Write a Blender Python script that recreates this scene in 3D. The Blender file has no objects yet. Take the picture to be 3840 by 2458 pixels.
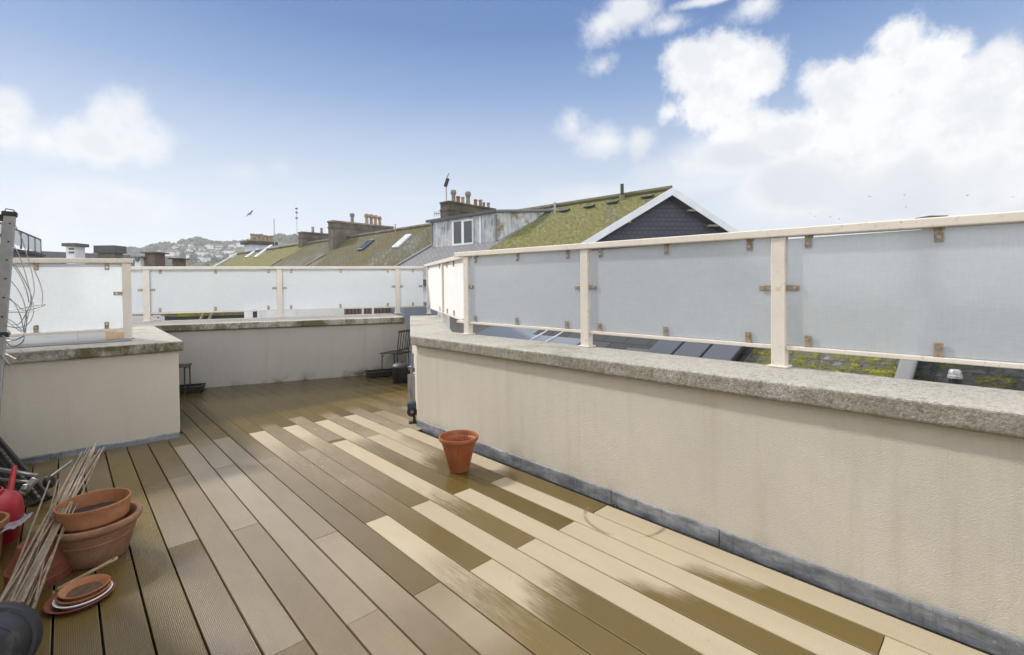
import bpy, bmesh, math, random
from mathutils import Vector, Matrix, noise
random.seed(7)
scene = bpy.context.scene
COL = scene.collection
rad = math.radians
def V3(*a): return Vector(a)

# ------------------------------------------------------------------ camera model (survey of the place)
F, CX, CY, PIT, ROL, EYE = 1773., 1920., 1108., .0159, rad(-.6), 1.4
_c, _s, _cp, _sp = math.cos(ROL), math.sin(ROL), math.cos(PIT), math.sin(PIT)
FWD = V3(0, _cp, -_sp); UP0 = V3(0, _sp, _cp); RT0 = V3(1, 0, 0)
RT = _c*RT0 + _s*UP0; UP = -_s*RT0 + _c*UP0
EYEP = V3(0, 0, EYE)
def ray(u, v): return FWD + RT*((u-CX)/F) - UP*((v-CY)/F)
def on_z(u, v, z=0.):
    d = ray(u, v); return EYEP + d*((z-EYE)/d.z)
def on_plane(u, v, p, n):
    d = ray(u, v); return EYEP + d*((Vector(p)-EYEP).dot(n)/d.dot(n))
def on_wall(u, v, a, b):
    n = V3(-(b[1]-a[1]), b[0]-a[0], 0); return on_plane(u, v, (a[0], a[1], 0), n)
def at_depth(u, v, y):
    d = ray(u, v); return EYEP + d*(y/d.y)

# ------------------------------------------------------------------ object helpers
def tag(o, label=None, cat=None, group=None, kind=None):
    if label: o['label'] = label
    if cat: o['category'] = cat
    if group: o['group'] = group
    if kind: o['kind'] = kind
    return o
def empty(name, loc, label=None, cat=None, group=None):
    o = bpy.data.objects.new(name, None); COL.objects.link(o); o.location = loc; o.empty_display_size = .1
    return tag(o, label, cat, group)
def wloc(o):
    p = Vector((0, 0, 0))
    while o is not None: p += o.location; o = o.parent
    return p
def copy_tree(o, parent=None):
    c = o.copy(); COL.objects.link(c); c.parent = parent
    for ch in list(o.children): copy_tree(ch, c)
    return c
AX = (V3(1, 0, 0), V3(0, 1, 0), V3(0, 0, 1))
def frame(zdir, xhint=None):
    z = Vector(zdir).normalized()
    x = Vector(xhint) if xhint is not None else (V3(0, 0, 1) if abs(z.z) < .9 else V3(1, 0, 0))
    x = (x - z*x.dot(z)).normalized()
    return x, z.cross(x), z
class MB:
    def __init__(self): self.v, self.f = [], []
    def add(self, vs, fs):
        n = len(self.v); self.v += [Vector(p) for p in vs]; self.f += [tuple(i+n for i in q) for q in fs]; return self
    def obox(self, o, ex, ey, ez):
        o, ex, ey, ez = map(Vector, (o, ex, ey, ez))
        p = [o, o+ex, o+ex+ey, o+ey]; p += [q+ez for q in p]
        return self.add(p, [(0, 3, 2, 1), (4, 5, 6, 7), (0, 1, 5, 4), (1, 2, 6, 5), (2, 3, 7, 6), (3, 0, 4, 7)])
    def box(self, c, s, ax=AX):
        ex, ey, ez = [Vector(a)*k for a, k in zip(ax, s)]
        return self.obox(Vector(c)-(ex+ey+ez)/2, ex, ey, ez)
    def prism(self, poly, vec):
        n = len(poly); p = [Vector(q) for q in poly]; vec = Vector(vec)
        return self.add(p+[q+vec for q in p], [tuple(range(n))[::-1], tuple(range(n, 2*n))]+[(i, (i+1) % n, n+(i+1) % n, n+i) for i in range(n)])
    def beam(self, a, b, w, h, up=V3(0, 0, 1)):
        a, b = Vector(a), Vector(b); z = (b-a); x = z.cross(up).normalized(); y = x.cross(z.normalized())
        return self.obox(a-x*w/2-y*h/2, x*w, y*h, z)
    def tube(self, pts, r, n=8):
        pts = [Vector(p) for p in pts]; m = len(pts); rs = r if isinstance(r, (list, tuple)) else [r]*m
        t0 = (pts[1]-pts[0]).normalized(); x, y, _ = frame(t0); vs, fs = [], []
        for i in range(m):
            t = (pts[min(i+1, m-1)]-pts[max(i-1, 0)]).normalized(); x = (x-t*x.dot(t)).normalized(); y = t.cross(x)
            vs += [pts[i]+(x*math.cos(a)+y*math.sin(a))*rs[i] for a in [2*math.pi*k/n for k in range(n)]]
        for i in range(m-1):
            fs += [(i*n+k, i*n+(k+1) % n, (i+1)*n+(k+1) % n, (i+1)*n+k) for k in range(n)]
        fs += [tuple(range(n))[::-1], tuple(range((m-1)*n, m*n))]
        return self.add(vs, fs)
    def cyl(self, a, b, r, n=12): return self.tube([a, b], r, n)
    def lathe(self, prof, n=48, o=(0, 0, 0), axis=(0, 0, 1), mod=None):
        x, y, z = frame(axis, V3(1, 0, 0) if abs(Vector(axis).normalized().x) < .9 else V3(0, 1, 0)); o = Vector(o); vs, fs = [], []
        for j, (r, h) in enumerate(prof):
            for k in range(n):
                a = 2*math.pi*k/n; rr = r*(mod(a, j) if mod else 1)
                vs.append(o+x*rr*math.cos(a)+y*rr*math.sin(a)+z*h)
        for j in range(len(prof)-1):
            fs += [(j*n+k, j*n+(k+1) % n, (j+1)*n+(k+1) % n, (j+1)*n+k) for k in range(n)]
        if prof[0][0] > 1e-6: fs.append(tuple(range(n))[::-1])
        if prof[-1][0] > 1e-6: fs.append(tuple(range((len(prof)-1)*n, len(prof)*n)))
        return self.add(vs, fs)
    def build(self, name, mat, parent=None, smooth=False, bevel=0, seg=2, autos=None):
        base = wloc(parent) if parent else Vector((0, 0, 0))
        me = bpy.data.meshes.new(name); me.from_pydata([p-base for p in self.v], [], self.f)
        bm = bmesh.new(); bm.from_mesh(me); bmesh.ops.remove_doubles(bm, verts=bm.verts, dist=1e-6)
        bmesh.ops.recalc_face_normals(bm, faces=bm.faces); bm.to_mesh(me); bm.free()
        me.materials.append(mat); o = bpy.data.objects.new(name, me); COL.objects.link(o); o.parent = parent
        if smooth:
            me.polygons.foreach_set('use_smooth', [True]*len(me.polygons))
            try: me.set_sharp_from_angle(angle=rad(autos or 40))
            except Exception: pass
        if bevel:
            b = o.modifiers.new('edge', 'BEVEL'); b.width = bevel; b.segments = seg; b.limit_method = 'ANGLE'
        return o

# ------------------------------------------------------------------ materials
def srgb(r, g, b):
    f = lambda c: (c/255/12.92) if c/255 <= .04045 else ((c/255+.055)/1.055)**2.4
    return (f(r), f(g), f(b), 1)
class NT:
    def __init__(self, name):
        self.m = bpy.data.materials.new(name); self.m.use_nodes = True; self.t = self.m.node_tree
        self.b = self.t.nodes['Principled BSDF']; self.out = self.t.nodes['Material Output']
        self.tc = self.n('ShaderNodeTexCoord')
    def n(self, typ, **kw):
        o = self.t.nodes.new(typ)
        for k, v in kw.items(): setattr(o, k, v)
        return o
    def l(self, a, b): self.t.links.new(a, b)
    def co(self, kind='Object', scale=(1, 1, 1), rot=(0, 0, 0)):
        m = self.n('ShaderNodeMapping'); m.inputs['Scale'].default_value = scale; m.inputs['Rotation'].default_value = rot
        self.l(self.tc.outputs[kind], m.inputs['Vector']); return m.outputs[0]
    def noise(self, scale, detail=4, rough=.55, co=None, dist=0):
        o = self.n('ShaderNodeTexNoise'); o.inputs['Scale'].default_value = scale; o.inputs['Detail'].default_value = detail
        o.inputs['Roughness'].default_value = rough; o.inputs['Distortion'].default_value = dist
        self.l(co if co is not None else self.tc.outputs['Object'], o.inputs['Vector']); return o.outputs['Fac']
    def ramp(self, fac, stops):
        o = self.n('ShaderNodeValToRGB'); e = o.color_ramp.elements
        while len(e) < len(stops): e.new(.5)
        for k, (p, c) in zip(e, stops): k.position = p; k.color = c if len(c) == 4 else (*c, 1)
        self.l(fac, o.inputs[0]); return o.outputs[0]
    def rng(self, fac, a, b, c=0., d=1.):
        o = self.n('ShaderNodeMapRange'); o.interpolation_type = 'SMOOTHSTEP'
        for k, v in zip((1, 2, 3, 4), (a, b, c, d)): o.inputs[k].default_value = v
        self.l(fac, o.inputs[0]); return o.outputs[0]
    def math(self, op, a, b=None, c=None):
        o = self.n('ShaderNodeMath'); o.operation = op
        for i, x in enumerate((a, b, c)):
            if x is None: continue
            if isinstance(x, (int, float)): o.inputs[i].default_value = x
            else: self.l(x, o.inputs[i])
        return o.outputs[0]
    def mix(self, fac, a, b, blend='MIX'):
        o = self.n('ShaderNodeMix', data_type='RGBA', blend_type=blend)
        for s, x in ((0, fac), (6, a), (7, b)):
            if isinstance(x, (int, float)): o.inputs[s].default_value = x
            elif isinstance(x, (tuple, list)): o.inputs[s].default_value = x
            else: self.l(x, o.inputs[s])
        return o.outputs[2]
    def bump(self, h, strength=.3, dist=.01, prev=None):
        o = self.n('ShaderNodeBump'); o.inputs['Strength'].default_value = strength; o.inputs['Distance'].default_value = dist
        self.l(h, o.inputs['Height'])
        if prev is not None: self.l(prev, o.inputs['Normal'])
        self.l(o.outputs[0], self.b.inputs['Normal']); return o.outputs[0]
    def attr(self, name): o = self.n('ShaderNodeAttribute'); o.attribute_name = name; return o.outputs['Fac']
    def set(self, col=None, rough=None, metal=None, spec=None):
        for key, x in (('Base Color', col), ('Roughness', rough), ('Metallic', metal), ('Specular IOR Level', spec)):
            if x is None: continue
            if hasattr(x, 'is_linked'): self.l(x, self.b.inputs[key])
            else: self.b.inputs[key].default_value = x
        return self.m
def k(c, f): return (c[0]*f, c[1]*f, c[2]*f, 1)
def simple(name, col, rough=.6, metal=0, var=.15, scale=6, bump=0, bscale=60, bdist=.003, spec=.5):
    t = NT(name); n = t.noise(scale, 5, .6)
    t.set(t.ramp(n, [(.3, k(col, 1-var)), (.7, k(col, 1+var))]), rough, metal, spec)
    if bump: t.bump(t.noise(bscale, 3, .6), bump, bdist)
    return t.m
M = {}
def mat_render(name, col, stain):
    t = NT(name); big = t.noise(.9, 5, .6); mid = t.noise(7, 5, .65); fine = t.noise(90, 3, .6)
    c = t.mix(t.rng(big, .35, .7), k(col, .93), k(col, 1.04))
    c = t.mix(t.math('MULTIPLY', t.rng(mid, .45, .75), .25), c, k(col, .82))
    streak = t.noise(1, 5, .65, t.co('Object', (9, 9, .55)))
    c = t.mix(t.math('MULTIPLY', t.rng(streak, .48, .78), .30), c, (col[0]*.70, col[1]*.67, col[2]*.60, 1))
    z = t.n('ShaderNodeSeparateXYZ'); t.l(t.tc.outputs['Object'], z.inputs[0])
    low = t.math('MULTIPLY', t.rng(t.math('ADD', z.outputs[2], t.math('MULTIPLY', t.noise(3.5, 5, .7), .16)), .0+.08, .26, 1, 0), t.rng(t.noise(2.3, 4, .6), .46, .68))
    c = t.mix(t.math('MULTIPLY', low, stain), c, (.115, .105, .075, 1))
    c = t.mix(t.math('MULTIPLY', t.rng(fine, .35, .65), .12), c, k(col, .72))
    t.set(c, .92, 0, .15)
    h = t.math('ADD', t.noise(150, 4, .75), t.math('MULTIPLY', t.noise(330, 2, .6), .4))
    t.bump(h, 1.0, .0065)
    return t.m
M['render'] = mat_render('cream_textured_render', (.70, .655, .57), .5)
M['render_back'] = mat_render('weathered_shade_toned_render', (.455, .435, .40), 1.2)  # colour darkened to carry the rear wall's shade; stain is real dirt
def mat_coping(name, green):
    t = NT(name); sp = t.noise(120, 4, .75); sp2 = t.noise(45, 4, .7); big = t.noise(2.2, 5, .65)
    c = t.ramp(sp, [(.30, (.16, .15, .13)), (.43, (.33, .312, .28)), (.54, (.43, .41, .37)), (.72, (.62, .595, .55))])
    c = t.mix(t.math('MULTIPLY', t.rng(sp2, .5, .62), .55), c, (.15, .135, .11, 1))
    c = t.mix(t.math('MULTIPLY', t.rng(big, .42, .65), .4), c, (.46, .42, .37, 1))
    g = t.n('ShaderNodeNewGeometry'); z = t.n('ShaderNodeSeparateXYZ'); t.l(g.outputs['Normal'], z.inputs[0])
    side = t.rng(z.outputs[2], .3, .8, 1, 0)
    gm = t.math('MULTIPLY', t.math('MULTIPLY', t.rng(t.noise(3.0, 5, .7), .40, .58), side), green)
    c = t.mix(gm, c, (.115, .105, .045, 1))
    c = t.mix(t.math('MULTIPLY', t.rng(t.noise(1, 4, .6, t.co('Object', (22, 22, 1.2))), .5, .72), t.math('MULTIPLY', side, green*.55)), c, (.05, .045, .03, 1))
    c = t.mix(t.math('MULTIPLY', t.rng(t.noise(1.3, 6, .75), .50, .66), .5), c, (.16, .145, .115, 1))
    li = t.rng(t.noise(19, 2, .5), .66, .70); c = t.mix(t.math('MULTIPLY', li, .35), c, (.55, .53, .46, 1))
    t.set(c, .95, 0, .1)
    b1 = t.bump(t.noise(70, 4, .7), .8, .008); t.bump(t.noise(9, 4, .6), .5, .03, b1)
    return t.m
M['coping'] = mat_coping('speckled_concrete_coping', .35)
M['coping_mossy'] = mat_coping('mossy_concrete_coping', .95)
def mat_zinc():
    t = NT('weathered_zinc'); n = t.noise(5, 6, .7, t.co('Object', (1, 1, 3))); s = t.noise(1, 5, .7, t.co('Object', (30, 30, 2.5)))
    c = t.ramp(n, [(.3, (.10, .11, .125)), (.5, (.24, .26, .29)), (.70, (.46, .475, .50))])
    c = t.mix(t.math('MULTIPLY', t.rng(s, .5, .75), .6), c, (.05, .052, .058, 1))
    c = t.mix(t.math('MULTIPLY', t.rng(t.noise(60, 3, .6), .62, .70), .5), c, (.5, .5, .5, 1))
    t.set(c, t.rng(n, .3, .7, .38, .62), .45); t.bump(t.noise(7, 4, .6), .3, .01); return t.m
M['zinc'] = mat_zinc()
def mat_paint():
    t = NT('cream_painted_metal'); n = t.noise(3, 5, .6); col = (.70, .645, .565)
    c = t.mix(t.rng(n, .3, .7), k(col, .93), k(col, 1.03))
    c = t.mix(t.math('MULTIPLY', t.rng(t.noise(22, 5, .7), .57, .70), .5), c, (.40, .32, .23, 1))
    c = t.mix(t.math('MULTIPLY', t.rng(t.noise(70, 3, .6), .62, .72), .6), c, (.24, .17, .11, 1))
    t.set(c, .42, 0, .4); t.bump(t.noise(120, 2, .5), .05, .002); return t.m
M['paint'] = mat_paint()
def mat_clamp():
    t = NT('rusty_steel_clamp'); n = t.noise(38, 4, .65)
    t.set(t.ramp(n, [(.36, (.44, .41, .36)), (.54, (.33, .27, .19)), (.68, (.24, .12, .05))]), t.rng(n, .3, .7, .38, .75), t.rng(n, .35, .65, .75, .1)); return t.m
M['clamp'] = mat_clamp()
M['steel'] = simple('bright_steel', (.62, .60, .57), .28, .9, .1, 30)
def mat_glass():
    t = NT('frosted_glass'); T = t.n('ShaderNodeBsdfTranslucent'); Rf = t.n('ShaderNodeBsdfRefraction'); D = t.n('ShaderNodeBsdfDiffuse'); Gl = t.n('ShaderNodeBsdfGlossy')
    w = t.math('ADD', t.noise(1, 3, .65, t.co('Object', (14, 14, 110))), t.noise(1, 3, .65, t.co('Object', (100, 100, 14))))
    c = t.ramp(t.math('ADD', t.math('MULTIPLY', w, .5), t.math('MULTIPLY', t.math('SUBTRACT', t.noise(5, 4, .6), .5), .25)), [(.36, (.87, .91, .94)), (.62, (.945, .975, .995))])
    bp = t.n('ShaderNodeBump'); bp.inputs['Strength'].default_value = .25; bp.inputs['Distance'].default_value = .002; t.l(w, bp.inputs['Height'])
    for s in (T, Rf, D): t.l(c, s.inputs['Color']); t.l(bp.outputs[0], s.inputs['Normal'])
    Rf.inputs['Roughness'].default_value = .42; Rf.inputs['IOR'].default_value = 1.12
    Gl.inputs['Roughness'].default_value = .25; Gl.inputs['Color'].default_value = (.9, .92, .95, 1)
    def mx(f, a, b):
        o = t.n('ShaderNodeMixShader'); o.inputs[0].default_value = f; t.l(a, o.inputs[1]); t.l(b, o.inputs[2]); return o.outputs[0]
    s = mx(.24, T.outputs[0], Rf.outputs[0]); s = mx(.38, s, D.outputs[0]); s = mx(.05, s, Gl.outputs[0])
    t.l(s, t.out.inputs['Surface']); return t.m
M['frost'] = mat_glass()
def mat_clear():
    t = NT('clear_glass_body'); a = t.n('ShaderNodeBsdfTransparent'); g = t.n('ShaderNodeBsdfGlossy'); g.inputs['Roughness'].default_value = .02; a.inputs['Color'].default_value = (.97, .985, .98, 1)
    f = t.n('ShaderNodeFresnel'); f.inputs['IOR'].default_value = 1.3; m = t.n('ShaderNodeMixShader'); t.l(f.outputs[0], m.inputs[0]); t.l(a.outputs[0], m.inputs[1]); t.l(g.outputs[0], m.inputs[2]); t.l(m.outputs[0], t.out.inputs['Surface']); return t.m
M['clear'] = mat_clear()
def etched(o, facing):
    o.data.materials.append(M['clear'])
    for p in o.data.polygons: p.material_index = 0 if p.normal.dot(facing) > .7 else 1
    return o

def mat_deck(cx, cy, rr):
    t = NT('composite_deck_boards'); uv = t.tc.outputs['UV']
    wet = t.attr('wet'); strk = t.attr('streak'); tone = t.attr('tone'); end = t.attr('edge_highlight')
    st = t.noise(1, 5, .7, t.co('UV', (7, 60, 1))); bl = t.noise(1, 4, .6, t.co('UV', (3.2, 9, 1))); fi = t.noise(1, 4, .75, t.co('UV', (130, 420, 1)))
    nz = t.math('ADD', t.math('MULTIPLY', t.math('SUBTRACT', st, .5), .75), t.math('MULTIPLY', t.math('SUBTRACT', bl, .5), .55))
    inner = t.math('MULTIPLY', t.math('MULTIPLY', wet, t.math('SUBTRACT', 1, wet)), 4.0)
    w = t.rng(t.math('ADD', wet, t.math('MULTIPLY', nz, t.math('MULTIPLY', t.math('MULTIPLY', inner, strk), .85))), .04, .98)
    dry = t.mix(tone, (.385, .318, .222, 1), (.445, .372, .262, 1))
    wc = t.mix(tone, (.100, .066, .014, 1), (.142, .098, .026, 1))
    dampc = t.mix(tone, (.30, .245, .175, 1), (.385, .325, .245, 1)); dampd = t.mix(tone, (.195, .150, .095, 1), (.285, .23, .16, 1))
    c = t.mix(t.rng(w, .05, .45), dry, dampc); c = t.mix(t.rng(w, .5, .82), c, dampd); c = t.mix(t.rng(w, .78, .98), c, wc)
    c = t.mix(t.attr('warm'), c, t.mix(t.rng(w, .55, .95), t.mix(t.rng(w, .12, .62), dry, t.mix(tone, (.215, .165, .098, 1), (.27, .21, .135, 1))), wc)); c = t.mix(t.rng(t.attr('wet'), 1.02, 1.3), c, (.058, .042, .012, 1))  # past full wet: far boards painted darker for the rear wall's shade
    c = t.mix(t.math('MULTIPLY', t.rng(bl, .35, .7), .16), c, t.mix(.5, c, (.12, .09, .06, 1)))
    c = t.mix(.22, c, t.mix(t.rng(fi, .3, .7), k((.5, .5, .5), .25), k((.5, .5, .5), 1.6)), 'OVERLAY')
    # tide-mark ring left by a pot
    sx = t.n('ShaderNodeSeparateXYZ'); t.l(t.tc.outputs['Object'], sx.inputs[0])
    d2 = t.math('SQRT', t.math('ADD', t.math('POWER', t.math('SUBTRACT', sx.outputs[0], cx), 2), t.math('POWER', t.math('SUBTRACT', sx.outputs[1], cy), 2)))
    dd = t.math('ABSOLUTE', t.math('SUBTRACT', t.math('ADD', d2, t.math('MULTIPLY', t.math('SUBTRACT', t.noise(14, 3, .6), .5), .012)), rr))
    ring = t.math('MULTIPLY', t.rng(dd, .003, .017, 1, 0), t.rng(t.noise(5.5, 4, .6), .40, .58))
    c = t.mix(t.math('MULTIPLY', ring, .75), c, (.17, .125, .06, 1))
    # dark spatter spots on the damp boards
    spots = t.n('ShaderNodeTexVoronoi'); spots.inputs['Scale'].default_value = 17; t.l(t.tc.outputs['Object'], spots.inputs['Vector'])
    sm = t.math('MULTIPLY', t.rng(spots.outputs['Distance'], .05, .16, 1, 0), t.rng(t.noise(1.7, 3, .6), .56, .66))
    c = t.mix(t.math('MULTIPLY', sm, .45), c, (.07, .055, .03, 1))
    c = t.mix(end, c, (.40, .32, .21, 1))  # pale highlight painted along the long board edges
    t.set(c, t.math('MAXIMUM', t.math('MULTIPLY', end, 2.6), t.rng(t.math('ADD', w, t.math('MULTIPLY', t.math('SUBTRACT', bl, .5), .15)), .06, .7, .6, .20)), 0, t.math('MULTIPLY', t.rng(w, 0, 1, .2, .42), t.math('SUBTRACT', 1, t.math('MINIMUM', t.math('MULTIPLY', end, 3.4), 1))))
    sv = t.n('ShaderNodeSeparateXYZ'); t.l(uv, sv.inputs[0])
    rib = t.math('SINE', t.math('MULTIPLY', sv.outputs[1], 2*math.pi/.0066))
    b1 = t.bump(rib, .28, .0013); b2 = t.bump(fi, .25, .0015, b1); t.bump(t.noise(4, 3, .5), .10, .01, b2)
    return t.m
def mat_terracotta(name, col, bump=.35):
    t = NT(name); n = t.noise(9, 5, .65); f = t.noise(55, 4, .7)
    c = t.ramp(n, [(.3, k(col, .72)), (.55, col), (.75, (col[0]*1.15, col[1]*1.3, col[2]*1.5))])
    c = t.mix(t.math('MULTIPLY', t.rng(f, .58, .7), .5), c, k(col, .45))
    t.set(c, .85, 0, .2); t.bump(f, bump, .003); return t.m
M['terra_clay'] = mat_terracotta('weathered_terracotta', (.30, .165, .098))
M['terra_pot'] = mat_terracotta('orange_terracotta', (.35, .155, .075), .2)
M['terra_dark'] = mat_terracotta('damp_dark_terracotta', (.21, .072, .045), .2)
def mat_plastic(name, col, rough=.42, var=.1):
    t = NT(name); n = t.noise(12, 4, .6)
    c = t.mix(t.rng(n, .3, .75), k(col, 1-var), k(col, 1+var)); c = t.mix(t.math('MULTIPLY', t.rng(t.noise(5, 5, .7), .55, .75), .3), c, (.3, .25, .2, 1))
    t.set(c, rough, 0, .45); t.bump(t.noise(70, 2, .5), .05, .002); return t.m
M['pot_plastic'] = mat_plastic('terracotta_plastic', (.31, .095, .036), .5)
M['soil'] = simple('dark_soil', (.035, .025, .02), .95, 0, .4, 30, .8, 40, .01)
M['soil_stain'] = simple('dried_soil_stain', (.10, .055, .03), .95, 0, .35, 40)
M['dark_plastic'] = mat_plastic('charcoal_plastic', (.022, .024, .030), .5)
M['red_plastic'] = mat_plastic('faded_red_plastic', (.36, .016, .024), .4)
M['white_plastic'] = mat_plastic('white_plastic', (.72, .72, .72), .35, .05)
M['lilac'] = mat_plastic('pale_plastic_sheet', (.30, .265, .295), .5)
M['black_metal'] = simple('black_painted_metal', (.022, .02, .019), .5, .2, .3, 20)
M['rust_iron'] = simple('dark_wrought_iron', (.05, .042, .034), .65, .3, .4, 25)
M['alu'] = simple('dull_aluminium', (.30, .30, .295), .42, .75, .12, 14)
M['cane'] = simple('dry_bamboo', (.245, .19, .13), .6, 0, .35, 22)
M['wood_handle'] = simple('pale_wood', (.45, .33, .20), .6, 0, .2, 20)
M['timber'] = simple('new_softwood', (.62, .46, .26), .6, 0, .15, 8)
M['wire'] = simple('galvanised_wire', (.40, .385, .36), .45, .5, .2, 30)
M['lead'] = simple('grey_lead_sheet', (.20, .20, .203), .8, 0, .15, 1.2, .2, 9, .02, .08)
M['subfloor'] = simple('dark_subframe', (.03, .026, .022), .9)
M['ground'] = simple('town_ground', (.16, .16, .14), .95, 0, .45, .05)
M['wood'] = simple('hill_tree_foliage', (.085, .09, .05), .95, 0, .5, .4)
M['white_wall'] = simple('white_rendered_wall', (.70, .70, .70), .8, 0, .08, 1.5)
M['blue_white'] = simple('pale_blue_white_paint', (.60, .66, .72), .75, 0, .08, 1.5)
M['white_paint'] = simple('white_painted_wood', (.66, .69, .74), .6, 0, .08, 3)
M['white_board'] = simple('white_painted_board', (.78, .765, .735), .55, 0, .04, 3)
M['cowl'] = simple('dull_white_metal', (.42, .42, .43), .4, .2, .3, 30)
M['brown_screen'] = simple('brown_timber_slats', (.13, .095, .085), .7, 0, .25, 9)
M['black_paint'] = simple('black_pipe', (.03, .03, .032), .5)
M['dark_slate_hung'] = None
M['grey_wall'] = simple('grey_rendered_wall', (.20, .19, .18), .85, 0, .2, .8)
M['dark_roof'] = simple('dark_flat_roof', (.085, .082, .08), .85, 0, .25, .6)
M['brick_dark'] = simple('dark_brick', (.14, .105, .085), .9, 0, .3, 3)
M['gutter'] = simple('dark_gutter', (.07, .07, .072), .6)
M['solar'] = None

def mat_tile_roof(name, cols, moss, mossc, rowdir, row=.20, brick=.28, ct=.16, mort=.6):
    """cols: slate colour; moss: amount; rows laid along UV (u along ridge, v down slope)"""
    t = NT(name); uv = t.tc.outputs['UV']
    br = t.n('ShaderNodeTexBrick'); t.l(uv, br.inputs['Vector']); br.inputs['Scale'].default_value = 1
    br.inputs['Brick Width'].default_value = brick; br.inputs['Row Height'].default_value = row; br.inputs['Mortar Size'].default_value = .012
    br.inputs['Color1'].default_value = k(cols, 1-ct); br.inputs['Color2'].default_value = k(cols, 1+ct); br.inputs['Mortar'].default_value = k(cols, mort)
    n1 = t.noise(.55, 5, .7, t.co('UV', (1, .8, 1))); n2 = t.noise(5.5, 5, .75, t.co('UV', (1, 1.3, 1))); n3 = t.noise(17, 4, .75, t.co('UV', (1, 1, 1)))
    mo = t.math('ADD', t.math('MULTIPLY', n1, .42), t.math('ADD', t.math('MULTIPLY', n2, .42), t.math('MULTIPLY', n3, .30)))
    mk = t.rng(mo, 1.10-moss, 1.24-moss)
    mc = t.ramp(t.math('ADD', t.math('MULTIPLY', n3, .55), t.math('MULTIPLY', n2, .45)), [(.34, k(mossc, .30)), (.47, k(mossc, .8)), (.55, (mossc[0]*1.15, mossc[1]*1.15, mossc[2]*1.1)), (.68, (mossc[0]*1.9, mossc[1]*1.8, mossc[2]*1.9))])
    mc = t.mix(t.math('MULTIPLY', t.rng(n1, .42, .66), .75), mc, t.mix(.55, mc, (.15, .105, .05, 1)))
    c = t.mix(t.math('MULTIPLY', mk, .93), br.outputs['Color'], mc)
    t.set(c, .9, 0, .2)
    sv = t.n('ShaderNodeSeparateXYZ'); t.l(uv, sv.inputs[0])
    saw = t.math('FRACT', t.math('DIVIDE', sv.outputs[1], row))
    h = t.math('ADD', t.math('MULTIPLY', saw, .6), t.math('MULTIPLY', t.math('MULTIPLY', mk, n3), 2.2))
    t.bump(h, .9, .05); return t.m
M['moss_roof'] = mat_tile_roof('mossy_slate_roof', (.20, .19, .175), .66, (.225, .225, .075), 0)
M['moss_roof_dull'] = mat_tile_roof('brown_mossy_slate_roof', (.175, .165, .145), .60, (.165, .155, .055), 0)
M['slate'] = mat_tile_roof('grey_slate_roof', (.185, .185, .195), .16, (.14, .14, .06), 0, .18, .24, .08, .8)
M['dark_slate'] = mat_tile_roof('dark_slate_roof', (.065, .065, .068), .38, (.085, .085, .02), 0)
M['near_moss'] = mat_tile_roof('near_mossy_slate_roof', (.17, .165, .175), .61, (.27, .28, .02), 0, .13, .2)
M['near_dark'] = mat_tile_roof('near_dark_mossy_roof', (.05, .052, .056), .56, (.085, .092, .018), 0, .16, .25)
M['dark_slate_hung'] = mat_tile_roof('slate_hung_gable', (.088, .09, .115), .0, (.05, .05, .03), 0, .15, .19, .06, .72)
def mat_stone(name, col, moss=.3, scale=2.2):
    t = NT(name); n = t.noise(scale, 5, .7); v = t.noise(scale*4, 4, .7)
    c = t.ramp(n, [(.3, k(col, .6)), (.5, col), (.72, k(col, 1.45))])
    c = t.mix(t.math('MULTIPLY', t.rng(v, .5, .66), .6), c, k(col, .42))
    c = t.mix(t.math('MULTIPLY', t.rng(t.noise(scale*.7, 4, .6), .5, .65), moss), c, (.12, .10, .03, 1))
    t.set(c, .95, 0, .1); t.bump(v, .7, .05); return t.m
M['stone'] = mat_stone('weathered_chimney_stone', (.165, .145, .12))
M['stone_dark'] = mat_stone('dark_chimney_render', (.105, .098, .088), .4)
M['stone_light'] = mat_stone('pale_chimney_stone', (.27, .235, .19), .3)
def mat_lead(name, col, moss):
    t = NT(name); s1 = t.noise(1, 5, .7, t.co('Object', (7, 7, 1.1))); s2 = t.noise(2.4, 5, .7)
    c = t.ramp(s1, [(.33, k(col, .45)), (.47, col), (.62, k(col, 1.35))]); c = t.mix(t.math('MULTIPLY', t.rng(s2, .5, .68), .55), c, k(col, 1.7))
    c = t.mix(t.math('MULTIPLY', t.rng(t.noise(1.3, 5, .7), .48, .62), moss), c, (.15, .11, .035, 1)); t.set(c, .7, 0, .3); t.bump(s2, .3, .03); return t.m
M['lead_clad'] = mat_lead('stained_lead_cladding', (.36, .375, .395), .1)
M['lead_cheek'] = mat_lead('stained_lead_cheek', (.36, .38, .385), .8)
M['pot_buff'] = mat_stone('buff_chimney_pot', (.36, .28, .20), .2, 6)
M['pot_red'] = mat_stone('red_chimney_pot', (.34, .13, .065), .15, 6)
M['pot_grey'] = mat_stone('grey_chimney_pot', (.27, .25, .22), .3, 6)
def mat_pane():
    t = NT('dark_window_glass'); t.set((.03, .035, .04, 1), .06, 0, .9); return t.m
M['pane'] = mat_pane()
def mat_solar():
    t = NT('solar_cells'); t.set((.035, .04, .055, 1), .3, 0, .5); return t.m
M['solar'] = mat_solar()
def mat_hill():
    t = NT('hillside'); n = t.noise(.012, 5, .65); m_ = t.noise(.06, 4, .6)
    c = t.ramp(n, [(.3, (.075, .08, .045)), (.5, (.13, .135, .075)), (.7, (.19, .18, .10))])
    c = t.mix(t.rng(m_, .45, .6), c, (.07, .075, .045, 1)); t.set(c, 1, 0, 0); return t.m
M['hill'] = mat_hill()
M['poly'] = simple('blue_grey_roof_sheet', (.155, .18, .21), .6, .15, .1, 1.5)
M['bird'] = simple('dark_plumage', (.10, .10, .105), .8)
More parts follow.
